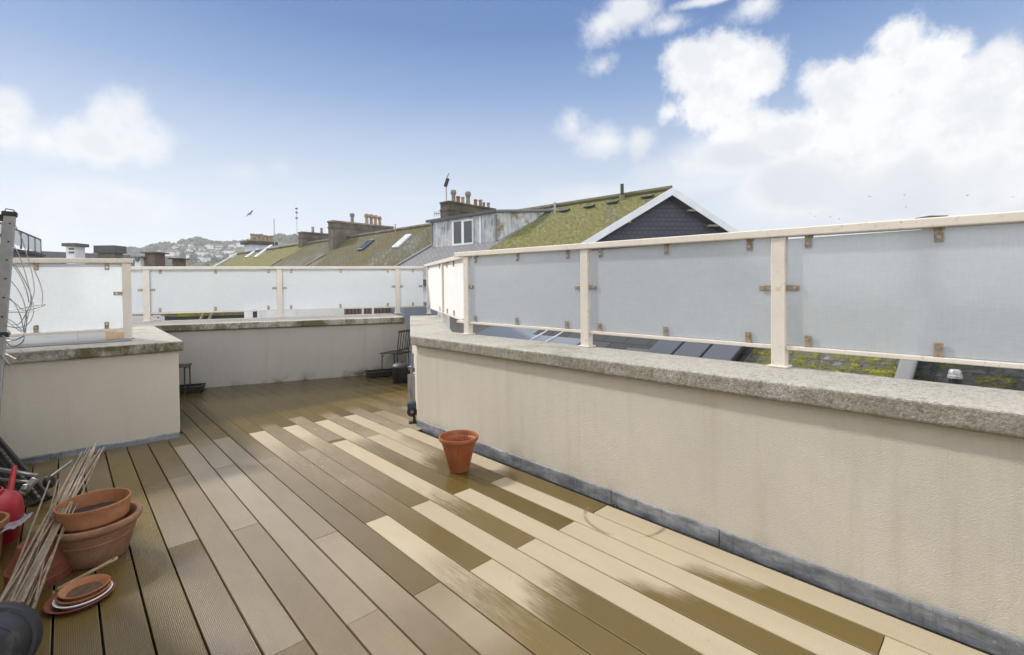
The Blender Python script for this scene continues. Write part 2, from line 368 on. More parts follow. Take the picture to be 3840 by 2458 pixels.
M['gull'] = simple('grey_plumage', (.22, .22, .23), .8)
M['blue_cloth'] = mat_plastic('teal_plastic', (.02, .045, .07), .4)

# ================================================================== THE TERRACE
RWd = V3(.685, -.729, 0).normalized(); RWn = V3(-RWd.y, RWd.x, 0)      # along the long wall towards us, and outwards
A = V3(-.985, 4.76, 0)+RWn*.022                                                   # end corner of the long wall
B = A + RWd*11
LWd = V3(-.767, -.642, 0).normalized(); LWn = V3(LWd.y, -LWd.x, 0)
if LWn.y < 0: LWn = -LWn
L = V3(-3.207, 4.532, 0); LB = L + LWd*5
BL = V3(-5.03, 6.565, 0); BR_ = V3(-1.775, 7.955, 0)
BWd = (BR_-BL).normalized(); BWn = V3(-BWd.y, BWd.x, 0)
FWd = (A-BR_).normalized(); FWn = V3(-FWd.y, FWd.x, 0)                   # far right return wall, towards us
LEd = (BL-L).normalized(); LEn = V3(LEd.y, -LEd.x, 0)                    # end face of left block (towards passage = +x)
LEo = -LEn if LEn.x > 0 else LEn
poly = [B, A, BR_, BL, L, LB, V3(LB.x, -4, 0), V3(B.x, -4, 0)]

# ---- decking (boards laid 43 degrees to the view)
TH, OFF, SP, QD = .758, .381335, .148265, .000245
DN = V3(math.cos(TH), math.sin(TH), 0); DD = V3(-math.sin(TH), math.cos(TH), 0)
def lw(*a): return [(x if len(x) == 3 else (x[0], x[1], x[1])) for x in a]
BIG = 12
SEG = {
 14: [(-BIG, .34, lw((0, 0))), (.34, 4.98, lw((.3, 0), (3.7, 0), (4.1, .4), (5, .5))), (4.98, BIG, lw((5, .8), (5.6, 1)))],
 13: [(-BIG, 1.78, lw((0, 0))), (1.78, 4.18, lw((1.78, 1), (2.48, .97), (2.66, .5, .8), (2.8, .12, .2), (3.1, .05), (4.2, 0))), (4.18, BIG, lw((4.2, .5), (5.2, .6), (5.7, 1)))],
 12: [(-BIG, .34, lw((0, 0))), (.34, 2.57, lw((.3, 1), (.72, 1), (.80, 1, .55), (.9, 1, .15), (1.08, .75, 0), (1.2, .12, 0), (1.9, 0), (2.1, .12, .2), (2.57, .42))), (2.57, 5.05, lw((2.57, 1), (3.1, .95), (3.4, .4, .6), (3.9, .3, .5), (4.3, .06, .1), (5.05, 0))), (5.05, BIG, lw((5, 1)))],
 11: [(-BIG, 1.79, lw((0, 0))), (1.79, 4.19, lw((1.79, 1), (2.4, .92), (2.9, 1), (3.2, .5, .8), (3.5, .1, .2), (4.2, 0))), (4.19, BIG, lw((4.2, .5), (5.2, .55), (5.6, 1)))],
 10: [(-BIG, 2.6, lw((-9, 1), (.93, 1), (1.0, 1, .55), (1.1, .9, .1), (1.27, .5, 0), (1.4, .05, 0), (2.6, 0))), (2.6, 5.06, lw((2.6, .85), (3.2, .72), (3.9, .62), (4.3, .3), (4.7, .05), (5.1, 0))), (5.06, BIG, lw((5, 1)))],
 9: [(-BIG, 1.82, lw((0, 0))), (1.82, 4.33, lw((1.82, .95), (2.3, .75), (2.65, .5), (2.9, .3, .2), (3.3, .05, 0), (4.24, 0), (4.27, 1), (4.34, 1))), (4.33, 5.4, lw((4.3, .55))), (5.4, BIG, lw((5, 1)))],
 8: [(-BIG, 2.64, lw((-9, 1), (1.2, .9, 1), (1.42, .45, .8), (1.58, .12, .4), (1.75, .04, .15), (1.95, 0), (2.7, 0))), (2.64, 5.1, lw((2.6, .8), (3.2, .65), (4, .55), (4.6, .4), (4.95, .05), (5.1, 0))), (5.1, BIG, lw((5, 1)))],
 7: [(-BIG, 1.84, lw((-9, 1), (1.28, .9), (1.45, .42, .75), (1.58, .15, .5), (1.66, .04, .1), (1.84, 0))), (1.84, 4.24, lw((1.8, .88), (2.6, .72), (3.2, .58), (4.3, .5))), (4.24, BIG, lw((4.2, .55), (5.2, .6), (5.6, 1)))],
 6: [(-BIG, 2.65, lw((-9, .97), (1.2, .88), (1.6, .66), (2.0, .42), (2.3, .2), (2.65, .02))), (2.65, 5.12, lw((2.6, .72), (4, .52), (5, .25), (5.2, .2))), (5.12, BIG, lw((5, 1)))],
 5: [(-BIG, 1.87, lw((-9, 1), (1.2, .85), (1.5, .55), (1.87, .66))), (1.87, 4.26, lw((1.8, .78), (4.3, .55))), (4.26, BIG, lw((4.2, .6), (5.6, 1)))],
 4: [(-BIG, 2.68, lw((-9, .88), (1.5, .75), (2.3, .45), (2.7, .55))), (2.68, 5.15, lw((2.6, .62))), (5.15, BIG, lw((5, .85), (6, 1)))],
 3: [(-BIG, 1.9, lw((0, .75))), (1.9, 4.3, lw((1.9, .7), (4, .58), (4.3, .75))), (4.3, BIG, lw((4.2, .6), (6, .95)))],
 2: [(-BIG, .7, lw((0, .75))), (.7, 3.11, lw((1.9, .75), (3.1, .68))), (3.11, 5.16, lw((3, .62))), (5.16, BIG, lw((5, .75), (6, 1)))],
 1: [(-BIG, 1.94, lw((0, .8))), (1.94, 4.32, lw((1.9, .72), (4.3, .75))), (4.32, BIG, lw((4.2, .75), (6, 1)))],
 0: [(-BIG, .72, lw((0, .85))), (.72, 3.15, lw((1.9, .72), (2.9, .75), (3.15, .95))), (3.15, 5.2, lw((3.1, .66), (4.5, .85))), (5.2, BIG, lw((5, 1)))],
}
def segs(i):
    if i in SEG: return SEG[i]
    if i > 14: return [(-BIG, 4.98 if i % 2 == 0 else 4.16, lw((0, 0), (4, .3), (5, .55))), (4.98 if i % 2 == 0 else 4.16, BIG, lw((4.2, .6), (5.4, .7), (6, 1)))]
    js = [-.5, 1.95, 4.34] if i % 2 else [.72, 3.16, 5.2]
    lim = [-BIG]+js+[BIG]
    return [(lim[q], lim[q+1], lw((0, .80+.06*((i*7+q*3) % 4)))) for q in range(len(lim)-1)]
def wet_at(tab, s, f):
    if s <= tab[0][0]: return tab[0][1]*(1-f)+tab[0][2]*f
    for a, b in zip(tab, tab[1:]):
        if s <= b[0]:
            t = (s-a[0])/(b[0]-a[0]); return (a[1]*(1-f)+a[2]*f)*(1-t)+(b[1]*(1-f)+b[2]*f)*t
    return tab[-1][1]*(1-f)+tab[-1][2]*f
def clip_line(p, d):
    ts = []
    for a, b in zip(poly, poly[1:]+poly[:1]):
        e = b-a; den = d.x*e.y-d.y*e.x
        if abs(den) < 1e-9: continue
        w = a-p; t = (w.x*e.y-w.y*e.x)/den; q = (w.x*d.y-w.y*d.x)/den
        if -1e-6 <= q < 1-1e-6: ts.append(t)
    ts.sort(); return list(zip(ts[::2], ts[1::2]))
def make_deck():
    vs, fs, wet, tone, edge_hl, uvs, strk, warm = [], [], [], [], [], [], [], []
    rnd = random.Random(3)
    for i in range(-26, 34):
        q0 = OFF+i*SP+QD*i*i; q1 = OFF+(i+1)*SP+QD*(i+1)**2
        gap = .0034 if i > 5 else .0044
        cols = [q0+gap, q0+gap+.002, q0+gap+.0032, q0+.018, q0+.05, (q0+q1)/2, q1-.05, q1-.018, q1-gap-.0032, q1-gap-.002, q1-gap]
        for (sa, sb, tab) in segs(i):
            tn = rnd.random(); dz = rnd.uniform(-.0006, .0006)
            ivs = []
            for t0, t1 in clip_line(DN*(q0+q1)*.5, DD):
                a, b = max(sa, t0-.1), min(sb, t1+.1)
                if b > a+.02: ivs.append((a, b, a == sa, b == sb))
            for a, b, ja, jb in ivs:
                g = .0018 if i < 13 or a > 1 else .007
                if ja: a += g
                if jb: b -= g
                n = max(2, int((min(b, 8.2)-max(a, -1.2))/.05) if b > -1 else 3)
                ss = [a+(b-a)*j/n for j in range(n+1)]
                base = len(vs); nc = len(cols)+2
                for s in ss:
                    row = [(cols[0], -.022)]+[(c, -.002 if j in (0, 10) else 0) for j, c in enumerate(cols)]+[(cols[-1], -.022)]
                    for j, (q, z) in enumerate(row):
                        p = DN*q+DD*s; f = min(1, max(0, (q-q0)/(q1-q0)))
                        vs.append((p.x, p.y, z+dz)); wv = wet_at(tab, s, f); fz = min(1, max(0, (s-5.15)/.8)); wet.append(max(0, min(1, wv), 1.32*fz*fz*(3-2*fz))); tone.append(tn); strk.append(1. if (i > 5 and s < 1.95) or (i in (9, 11) and s < 3.5) else (.25 if i > 5 else .08)); warm.append(min(1, max(0, (i-3.5)/3.)))  # far term adds painted shade near the rear wall
                        edge_hl.append(.28 if j in (1, 2, nc-3, nc-2) else 0); uvs.append((s, q))
                for r in range(n):
                    for j in range(nc-1):
                        fs.append((base+r*nc+j, base+r*nc+j+1, base+(r+1)*nc+j+1, base+(r+1)*nc+j))
                for r in (0, n):
                    e = len(vs)
                    for j in range(nc):
                        x, y, z = vs[base+r*nc+j]; vs.append((x, y, -.024)); wet.append(1); strk.append(0); warm.append(0); tone.append(tn); edge_hl.append(0); uvs.append(uvs[base+r*nc+j])
                    for j in range(nc-1): fs.append((base+r*nc+j, base+r*nc+j+1, e+j+1, e+j))
    me = bpy.data.meshes.new('decking'); me.from_pydata(vs, [], fs)
    for nm, dat in (('wet', wet), ('tone', tone), ('edge_highlight', edge_hl), ('streak', strk), ('warm', warm)):
        at = me.attributes.new(nm, 'FLOAT', 'POINT'); at.data.foreach_set('value', dat)
    ul = me.uv_layers.new(name='UVMap'); vi = [0]*len(me.loops); me.loops.foreach_get('vertex_index', vi)
    ul.data.foreach_set('uv', [c for x in vi for c in uvs[x]])
    bm = bmesh.new(); bm.from_mesh(me)
    for f in bm.faces:
        if f.normal.z < -.01: f.normal_flip()
    bm.to_mesh(me); bm.free()
    p1, p2, p3 = [on_z(*q) for q in ((2194, 1930), (2379, 2017), (2489, 1984))]
    ax_, ay, bx, by, cx, cy = p1.x, p1.y, p2.x, p2.y, p3.x, p3.y
    d = 2*(ax_*(by-cy)+bx*(cy-ay)+cx*(ay-by))
    ux = ((ax_**2+ay**2)*(by-cy)+(bx**2+by**2)*(cy-ay)+(cx**2+cy**2)*(ay-by))/d
    uy = ((ax_**2+ay**2)*(cx-bx)+(bx**2+by**2)*(ax_-cx)+(cx**2+cy**2)*(bx-ax_))/d
    me.materials.append(mat_deck(ux, uy, math.hypot(ax_-ux, ay-uy)))
    o = bpy.data.objects.new('decking', me); COL.objects.link(o)
    tag(o, 'wood effect decking boards, partly wet and partly dry, laid diagonally across the terrace', 'decking', kind='structure')
make_deck()
sf = MB(); sf.prism([(p.x*1.0, p.y, -.09) for p in poly], (0, 0, .03)); o = sf.build('roof_slab', M['subfloor']); tag(o, kind='structure')

# ---- parapet walls
CZ0, CZ1 = .83, .925
def wall_thing(name, label, face_m, cop_m, body, cop, loc, zincs=()):
    r = empty(name, loc, label, 'wall')
    MB().prism(body, (0, 0, CZ0-(-.3))).build('rendered_wall', face_m, r, bevel=.012)
    c = MB().prism(cop, (0, 0, CZ1-CZ0)).build('coping', cop_m, r, bevel=.014, seg=3)
    for z in zincs: z.build('zinc_flashing', M['zinc'], r, bevel=.003)
    return r
def zq(p, z): return V3(p.x, p.y, z)
OV = .042
def flashing(a, b, inward, h=.072, joints=()):
    m = MB(); d = (b-a).normalized(); ln = (b-a).length; cuts = [0]+list(joints)+[ln]
    for c0, c1 in zip(cuts, cuts[1:]):
        o_ = a+d*(c0+.002)
        m.prism([zq(o_, -.02), zq(o_+inward*.016, -.02), zq(o_+inward*.012, h*.82), zq(o_+inward*.008, h), zq(o_, h)], d*(c1-c0-.004))
    return m
# long wall on the right
W = .44
zr = flashing(A, A+RWd*7, -RWn, .074, (1.35, 2.35, 3.05, 4.4, 5.6))
wall_thing('parapet_wall', 'long cream rendered parapet wall with wide speckled coping beside the ribbed pot', M['render'], M['coping'],
    [zq(A, -.3), zq(B, -.3), zq(B+RWn*W, -.3), zq(A+RWn*W, -.3)],
    [zq(A-RWn*OV-RWd*.05, CZ0), zq(B-RWn*OV, CZ0), zq(B+RWn*(W+.05), CZ0), zq(A+RWn*(W+.05)-RWd*.05, CZ0)], A, (zr,))
# return wall at the far right (runs away from the corner)
e0 = A-RWd*.056
wall_thing('return_wall', 'cream return wall with broad coping running back from the corner of the long wall', M['render'], M['coping'],
    [zq(A+RWn*.01-RWd*.001, -.3), zq(A+RWn*W-RWd*.001, -.3), zq(BR_+V3(.42, .3, 0), -.3), zq(BR_+V3(0, .3, 0), -.3)],
    [zq(A-RWn*OV-RWd*.054, CZ0), zq(A+RWn*(W+.05)-RWd*.054, CZ0), zq(BR_+V3(.50, .42, 0), CZ0), zq(BR_+V3(-.038, .42, 0), CZ0)], A-RWd*.2)
# back wall
BWW = 1.05
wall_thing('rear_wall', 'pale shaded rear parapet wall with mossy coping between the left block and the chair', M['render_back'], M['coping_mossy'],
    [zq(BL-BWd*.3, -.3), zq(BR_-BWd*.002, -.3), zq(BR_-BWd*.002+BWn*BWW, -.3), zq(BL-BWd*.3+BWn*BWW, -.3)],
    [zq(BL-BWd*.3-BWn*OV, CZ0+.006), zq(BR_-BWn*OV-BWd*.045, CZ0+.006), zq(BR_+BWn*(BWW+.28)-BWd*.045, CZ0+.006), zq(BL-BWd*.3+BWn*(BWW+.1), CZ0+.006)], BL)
# left block
LWW = .86
zl = flashing(L, LB, -LWn, .05, (.9, 2.1)); 
wall_thing('corner_wall', 'cream rendered parapet block with mossy coping behind the terracotta pots', M['render'], M['coping_mossy'],
    [zq(L, -.3), zq(LB, -.3), zq(LB+LWn*LWW, -.3), zq(L+LWn*LWW+LWd*.7, -.3), zq(BL+LWd*.7, -.3), zq(BL, -.3)],
    [zq(L-LWn*OV-LWd*.04, CZ0-.002), zq(LB-LWn*OV, CZ0-.002), zq(LB+LWn*(LWW+.05), CZ0-.002), zq(L+LWn*(LWW+.05)+LWd*.75, CZ0-.002), zq(BL+LWd*.75, CZ0-.002), zq(BL-LWd*.04, CZ0-.002)], L, (zl,))
cw = [o for o in COL.objects if o.name == 'corner_wall'][0]
lo_ = L+LWd*.34
MB().prism([zq(lo_+LWn*.33, CZ1-.001), zq(LB+LWn*.33, CZ1-.001), zq(LB+LWn*(LWW+.05), CZ1-.001), zq(L+LWn*(LWW+.05)+LWd*.75, CZ1-.001), zq(BL+LWd*.75, CZ1-.001), zq(BL+LWd*.40, CZ1-.001)], (0, 0, .007)).build('lead_cover', M['lead'], cw, bevel=.002)
# building body under the terrace
bb = MB().prism([zq(p, -12) for p in (B+RWn*.4, A+RWn*.4, BR_+V3(.3, .25, 0), BL+BWn*.8-BWd*1, LB+LWn*.8, V3(LB.x, -4, 0), V3(B.x, -4, 0))], (0, 0, 11.6))
o = bb.build('apartment_building', M['white_wall']); tag(o, 'building whose roof carries the terrace, under the decking', 'building')

# ---- unseen wall added past the left edge to shade the bottom left corner
hw0 = V3(-4.33, 3.66, 0); hwd = RWd
r = empty('shade_wall', hw0, 'unseen cream wall added to shade the ladder and the stacked pots', 'wall')
MB().obox(zq(hw0, -.3), hwd*7.5, -RWn*.3, V3(0, 0, 3.2)).build('rendered_wall', M['render'], r, bevel=.01)
MB().obox(zq(hw0, 2.9)+RWn*.08, hwd*7.5, -RWn*.46, V3(0, 0, .12)).build('coping', M['coping'], r, bevel=.01)

# ---- frosted balustrades
def clamp_part(root, p, facing, along, vertical=True, flip=1):
    """L-shaped glass clamp with a screw; p at rail edge, flip: -1 hangs down, +1 stands up"""
    m = MB(); up = V3(0, 0, 1)*flip if vertical else along*flip; side = along if vertical else V3(0, 0, 1)
    c = p+up*.034; m.box(c+facing*.013, (.036, .007, .070), (side, facing, up)); m.box(p+up*.006+facing*.0, (.036, .034, .012), (side, facing, up))
    o = m.build('clamp', M['clamp'], root, bevel=.004)
    s = MB().cyl(c+up*.012+facing*.0163, c+up*.012+facing*.0235, .0085, 12); s.build('screw', M['steel'], o, smooth=True)
def balustrade(name, label, a, d, facing, posts, t0, t1, ztop, zbot, panels, clamps, zbase, pw=.06, rh=.046, board=False):
    """a: origin on the base line, d: direction, facing: towards the terrace; ztop/zbot: functions of t (underside top rail / top of bottom rail)"""
    r = empty(name, zq(a+d*posts[0], zbase), label, 'balustrade')
    pt = lambda t, z: zq(a+d*t, z)
    MB().obox(pt(t0, ztop(t0))-facing*-.0-V3(0, 0, 0)-facing*.045, d*(t1-t0)+V3(0, 0, ztop(t1)-ztop(t0)), facing*.09, V3(0, 0, rh)).build('top_rail', M['paint'], r, bevel=.006, seg=3)
    br = MB()
    ps = sorted(posts); edges = [t0]+ps+[t1]
    for p0, p1 in zip(edges, edges[1:]):
        q0 = p0+(pw/2 if p0 in ps else 0); q1 = p1-(pw/2 if p1 in ps else 0)
        if q1-q0 < .05: continue
        MB().obox(pt(q0, zbot(q0)-.024)-facing*.02, d*(q1-q0)+V3(0, 0, zbot(q1)-zbot(q0)), facing*.04, V3(0, 0, .024)).build('bottom_rail', M['paint'], r, bevel=.004)
    for t in posts:
        m = MB(); m.box(pt(t, (zbase+ztop(t))/2), (pw, .062, ztop(t)-zbase-.001), (d, facing, V3(0, 0, 1)))
        m.box(pt(t, zbase+.006), (pw+.03, .1, .012), (d, facing, V3(0, 0, 1))); m.build('post', M['paint'], r, bevel=.004)
    for p0, p1 in panels:
        pg = MB().obox(pt(p0, zbot(p0)+.004)-facing*.004, d*(p1-p0)+V3(0, 0, zbot(p1)-zbot(p0)), facing*.008, V3(0, 0, ztop((p0+p1)/2)-zbot((p0+p1)/2)-.008)).build('white_panel' if board else 'glass_panel', M['white_board'] if board else M['frost'], r)
        if not board: etched(pg, facing)
    for kind, t in clamps:
        if kind == 't': clamp_part(r, pt(t, ztop(t)), facing, d, True, -1)
        elif kind == 'b': clamp_part(r, pt(t, zbot(t)), facing, d, True, 1)
        elif kind == 'm+': clamp_part(r, pt(t+pw/2, (ztop(t)+zbot(t))/2+.02), facing, d, False, 1)
        elif kind == 'm-': clamp_part(r, pt(t-pw/2, (ztop(t)+zbot(t))/2+.02), facing, d, False, -1)
    return r
lin = lambda a, b, ta, tb: (lambda t: a+(b-a)*(t-ta)/(tb-ta))
# right hand run
ra = A+RWn*.44
P1, P2, P3, P4, P5 = .285, 1.81, 3.21, 4.66, 6.1
cl = [('m+', P1), ('m-', P2), ('m+', P2), ('m-', P3), ('m+', P3), ('m-', P4)]
tt = lambda u, v: (on_wall(u, v, ra, ra+RWd)-ra).dot(RWd)
for u, v in ((1786, 980), (1944, 980), (2132, 980), (2256, 970), (2503, 958), (2814, 920), (3034, 880), (3523, 850)): cl.append(('t', tt(u, v)))
for u, v in ((1785, 1205), (1941, 1212), (2129, 1225), (2252, 1235), (2500, 1255), (2809, 1275), (3033, 1290), (3520, 1330)): cl.append(('b', tt(u, v)))
for t in (4.45, 4.9, 5.4): cl += [('t', t), ('b', t)]
balustrade('glass_balustrade', 'long frosted glass balustrade in cream frame on the right hand long wall', ra, RWd, -RWn, [P1, P2, P3, P4, P5], .11, 6.9,
    lin(1.728, 1.668, .13, 3.6), lin(1.060, 1.050, .3, 4), [(P1+.036, P2-.036), (P2+.036, P3-.036), (P3+.036, P4-.036), (P4+.036, P5-.036)], cl, CZ1, .075)
# far return run
fa = V3(-1.69, 9.36, 0); fb = A+RWn*.44+RWd*.30; fb = V3(-.476, 4.942, 0); fd = (fb-fa).normalized(); fn = V3(fd.y, -fd.x, 0)
if fn.x > 0: fn = -fn
cl = []
for t in (.62, 2.3, 3.15, 3.75): cl += [('t', t), ('b', t)]
balustrade('panelled_balustrade', 'short sunlit pale panelled balustrade on the return wall, seen at a narrow angle', fa, fd, fn, [.40, 2.72], .03, 4.40,
    lin(1.83, 1.715, 0, 4.4), lin(1.058, 1.068, 0, 4.4), [(.05, .37), (.43, 2.69), (2.75, 4.42)], cl, CZ1, .05, board=True)
# rear run
ba = V3(-5.70, 7.38, 0); bd = V3(3.5, 1.72, 0).normalized(); bn = V3(bd.y, -bd.x, 0)
if bn.y > 0: bn = -bn
tb = lambda u, v: (on_wall(u, v, ba, ba+bd)-ba).dot(bd)
cl = [('m-', 0.), ('m+', 0.), ('m-', 1.86), ('m+', 1.86), ('m-', 3.895), ('m+', 3.895), ('m-', 4.42)]
for u in (601, 809, 1007, 1092, 1277, 1454, 1548): cl += [('t', tb(u, 1010)), ('b', tb(u, 1165))]
balustrade('glass_balustrade', 'frosted glass balustrade in cream frame along the rear wall below the mossy roofs', ba, bd, bn, [0., 1.86, 3.895], -.8, 4.42,
    lin(1.740, 1.792, 0, 4.4), lin(1.070, 1.066, 0, 4.4), [(-.78, -.045), (.045, 1.815), (1.905, 3.85), (3.94, 4.40)], cl, CZ1+.006, .085, .05)
# left run
la = V3(-3.915, 4.808, 0); ld = LWd; lnn = -LWn
cl = [('m+', 0.)]
tl = lambda u, v: (on_wall(u, v, la, la+ld)-la).dot(ld)
for u in (136, 401): cl += [('t', tl(u, 1000)), ('b', tl(u, 1230))]
balustrade('glass_balustrade', 'brightly backlit frosted glass balustrade on the corner block beside the ladder', la, ld, lnn, [0., 1.55], -.055, 2.6,
    lin(1.690, 1.668, 0, .9), lin(1.036, 1.028, 0, .8), [(.036, 1.514), (1.586, 2.6)], cl, CZ1, .072)
# timber offcuts wedged under the left bottom rail
for i, (u0, u1, h) in enumerate(((396, 423, .082), (425, 448, .080), (450, 466, .078))):
    p0 = on_wall(u0, 1250, la+lnn*.02, la+lnn*.02+ld); p1 = on_wall(u1, 1250, la+lnn*.02, la+lnn*.02+ld)
    o = MB().obox(zq(p0, CZ1+.002), zq(p1-p0, 0), lnn*(.03+.006*i), V3(0, 0, h)).build('timber_block', M['timber'], bevel=.003)
    tag(o, ('wide pale softwood block under the bottom rail, furthest from the end post', 'middle softwood block with dark knot under the left bottom rail', 'narrow softwood block tight against the left end post')[i], 'wood block', 'softwood blocks under the left rail')
# small white box with black dot behind the rear rail
p = on_wall(583, 1200, ba, ba+bd)
r = empty('junction_box', zq(p, CZ1+.006), 'small white box with a black cable hole on the rear coping', 'box')
MB().box(zq(p, CZ1+.055)+bn*-.09, (.10, .06, .09), (bd, bn, V3(0, 0, 1))).build('casing', M['white_plastic'], r, bevel=.008)
MB().cyl(zq(p, CZ1+.06)+bd*.028+bn*-.058, zq(p, CZ1+.06)+bd*.028+bn*-.053, .011).build('cable_hole', M['black_paint'], r)


# ================================================================== THE HOUSES BEHIND
def setuv(o, eu, ev):
    me = o.data; base = wloc(o); eu = Vector(eu).normalized(); ev = Vector(ev).normalized()
    ul = me.uv_layers.new(name='UVMap')
    for lp in me.loops:
        p = me.vertices[lp.vertex_index].co+base; ul.data[lp.index].uv = (p.dot(eu), p.dot(ev))
    return o
A0 = at_depth(2519, 710, 16.)
gd = V3(math.cos(rad(5.8)), math.sin(rad(5.8)), 0)
QL = on_wall(2192, 909, A0, A0+gd); QR = on_wall(2763, 870, A0, A0+gd)
Rr = (on_z(1480.6, 866, A0.z)-A0).normalized()                         # ridge direction, away to the left
GL = (QL-A0).normalized(); GR = (QR-A0).normalized()
NB = V3(Rr.y, -Rr.x, 0).normalized()                                    # level, away from us across the ridge
PN = Rr.cross(GL).normalized()
PN = PN if PN.z > 0 else -PN
def pl(u, v): return on_plane(u, v, A0, PN)
def km(p):
    w = p-A0; a, b, c = Rr.dot(Rr), Rr.dot(GL), GL.dot(GL); d, e = w.dot(Rr), w.dot(GL); den = a*c-b*b
    return (d*c-b*e)/den, (a*e-b*d)/den
ML, MR, GZ = 5.7, 5.4, -12.
kAB = km(pl(1868, 925))[0]+.35; kBC = (km(pl(1523, 981))[0]+km(pl(1619, 921))[0])/2
kCD = km(pl(1248, 940))[0]; kDE = km(pl(1134, 930))[0]; kE = (km(pl(815, 992))[0]+km(pl(914, 950))[0])/2
print('ridge', A0, Rr, GL, GR, 'k', kAB, kBC, kCD, kDE, kE)
def house(name, label, k0, k1, roofm, backm, wallm, cat='house', lift=0.):
    g = .0
    r = empty(name, zq(A0+Rr*(k0+k1)/2, GZ), label, cat)
    up = PN*lift
    o = MB().prism([A0+Rr*k0+up, A0+Rr*k1+up, A0+Rr*k1+GL*ML+up, A0+Rr*k0+GL*ML+up], -PN*.12).build('roof', roofm, r); setuv(o, Rr, GL)
    pr = Rr.cross(GR).normalized(); pr = pr if pr.z > 0 else -pr
    o2 = MB().prism([A0+Rr*k0+up, A0+Rr*k1+up, A0+Rr*k1+GR*MR+up, A0+Rr*k0+GR*MR+up], -pr*.12).build('roof', backm, r); setuv(o2, Rr, GR)
    o2.name = 'rear_roof'
    ze = (A0+GL*ML).z+.25
    i0, i1 = (k0+(.35 if k0 < .5 else 0), k1-(.2 if k1 > kE-.5 else 0))
    MB().prism([zq(A0+Rr*i0+GL*(ML-.5), GZ), zq(A0+Rr*i1+GL*(ML-.5), GZ), zq(A0+Rr*i1+GR*(MR-.5), GZ), zq(A0+Rr*i0+GR*(MR-.5), GZ)], (0, 0, ze-GZ)).build('wall', wallm, r)
    MB().tube([A0+Rr*k0+up+V3(0, 0, .03), A0+Rr*k1+up+V3(0, 0, .03)], .10, 8).build('ridge_tile', M['stone'] if k0 > .5 else M['moss_roof_dull'], r, smooth=True)
    MB().beam(A0+Rr*k0+GL*(ML+.05)-V3(0, 0, .14), A0+Rr*k1+GL*(ML+.05)-V3(0, 0, .14), .13, .12).build('gutter', M['gutter'], r)
    return r
hA = house('gabled_house', 'house with a slate hung gable, white bargeboards and yellow green mossy roof', 0, kAB, M['moss_roof'], M['dark_slate'], M['grey_wall'])
hB = house('terraced_house', 'house with a grey lead clad dormer and the chimney with the tv mast', kAB, kBC, M['slate'], M['slate'], M['white_wall'])
hC = house('terraced_house', 'mossy roofed house with two rooflights left of the lead clad dormer', kBC, kCD, M['moss_roof_dull'], M['dark_slate'], M['white_wall'])
hD = house('terraced_house', 'narrow mossy roofed house between the two dark stone chimneys', kCD, kDE, M['moss_roof_dull'], M['dark_slate'], M['grey_wall'])
hE = house('terraced_house', 'end house of the row with white verge and the pale blue chimney', kDE, kE, M['moss_roof'], M['dark_slate'], M['white_wall'])
for i, h in enumerate((hB, hC, hD, hE)): h['group'] = 'terraced houses of the row behind the rear balustrade'
# gable of house A
def tri(off, th, inset=0.):
    a = A0+Rr*off-V3(0, 0, inset); return MB().prism([a, a+GL*(ML-.25), zq(a+GL*(ML-.25), 1.0), zq(a+GR*(MR-.25), 1.0), a+GR*(MR-.25)], Rr*th)
o = tri(.30, .2, .17).build('gable_wall', M['dark_slate_hung'], hA); setuv(o, gd, V3(0, 0, 1))
gout = -V3(-gd.y, gd.x, 0)
for G_, L_ in ((GL, ML), (GR, MR)):
    o = MB().obox(A0+V3(0, 0, .045)+gout*.02, G_*L_, V3(0, 0, -.255), gout*.045).build('bargeboard', M['white_paint'], hA)
    MB().obox(A0+V3(0, 0, .05)-V3(0, 0, .22)+gout*.015, G_*L_, Rr*.30, V3(0, 0, -.02)).build('soffit', M['dark_roof'], hA)
for (u, v, w) in ((2570+25, 793, .34), (2672, 850, .36), (2356, 836, .16)):
    p = on_wall(u, v, A0+gout*-.02, A0+gout*-.02+gd); rt = hA
    MB().box(p+V3(0, 0, .02), (w, .14, .07), (gd, gout, V3(0, 0, 1))).build('floodlight', M['pot_buff'] if w < .2 else M['stone_light'], hA, bevel=.01)
for (u, v) in ((2430, 743), (2300, 764), (2212, 779), (2119, 794)):
    p = pl(u, v); MB().box(p+PN*.06, (.42, .13, .07), (Rr, GL, PN)).build('roof_vent', M['black_paint'], hA, bevel=.02)
p = pl(2333, 748); MB().cyl(p-V3(0, 0, .2), zq(p, at_depth(2333, 691, p.y).z), .062, 14).build('flue_pipe', M['black_paint'], hA, smooth=True)
MB().cyl(p-V3(0, 0, .1), p+V3(0, 0, .14), .10, 12).build('flue_collar', M['stone_light'], hA, smooth=True)
p = pl(2081, 798); MB().cyl(p-V3(0, 0, .2), zq(p, at_depth(2081, 760, p.y).z), .05, 10).build('vent_pipe', M['alu'], hA, smooth=True)
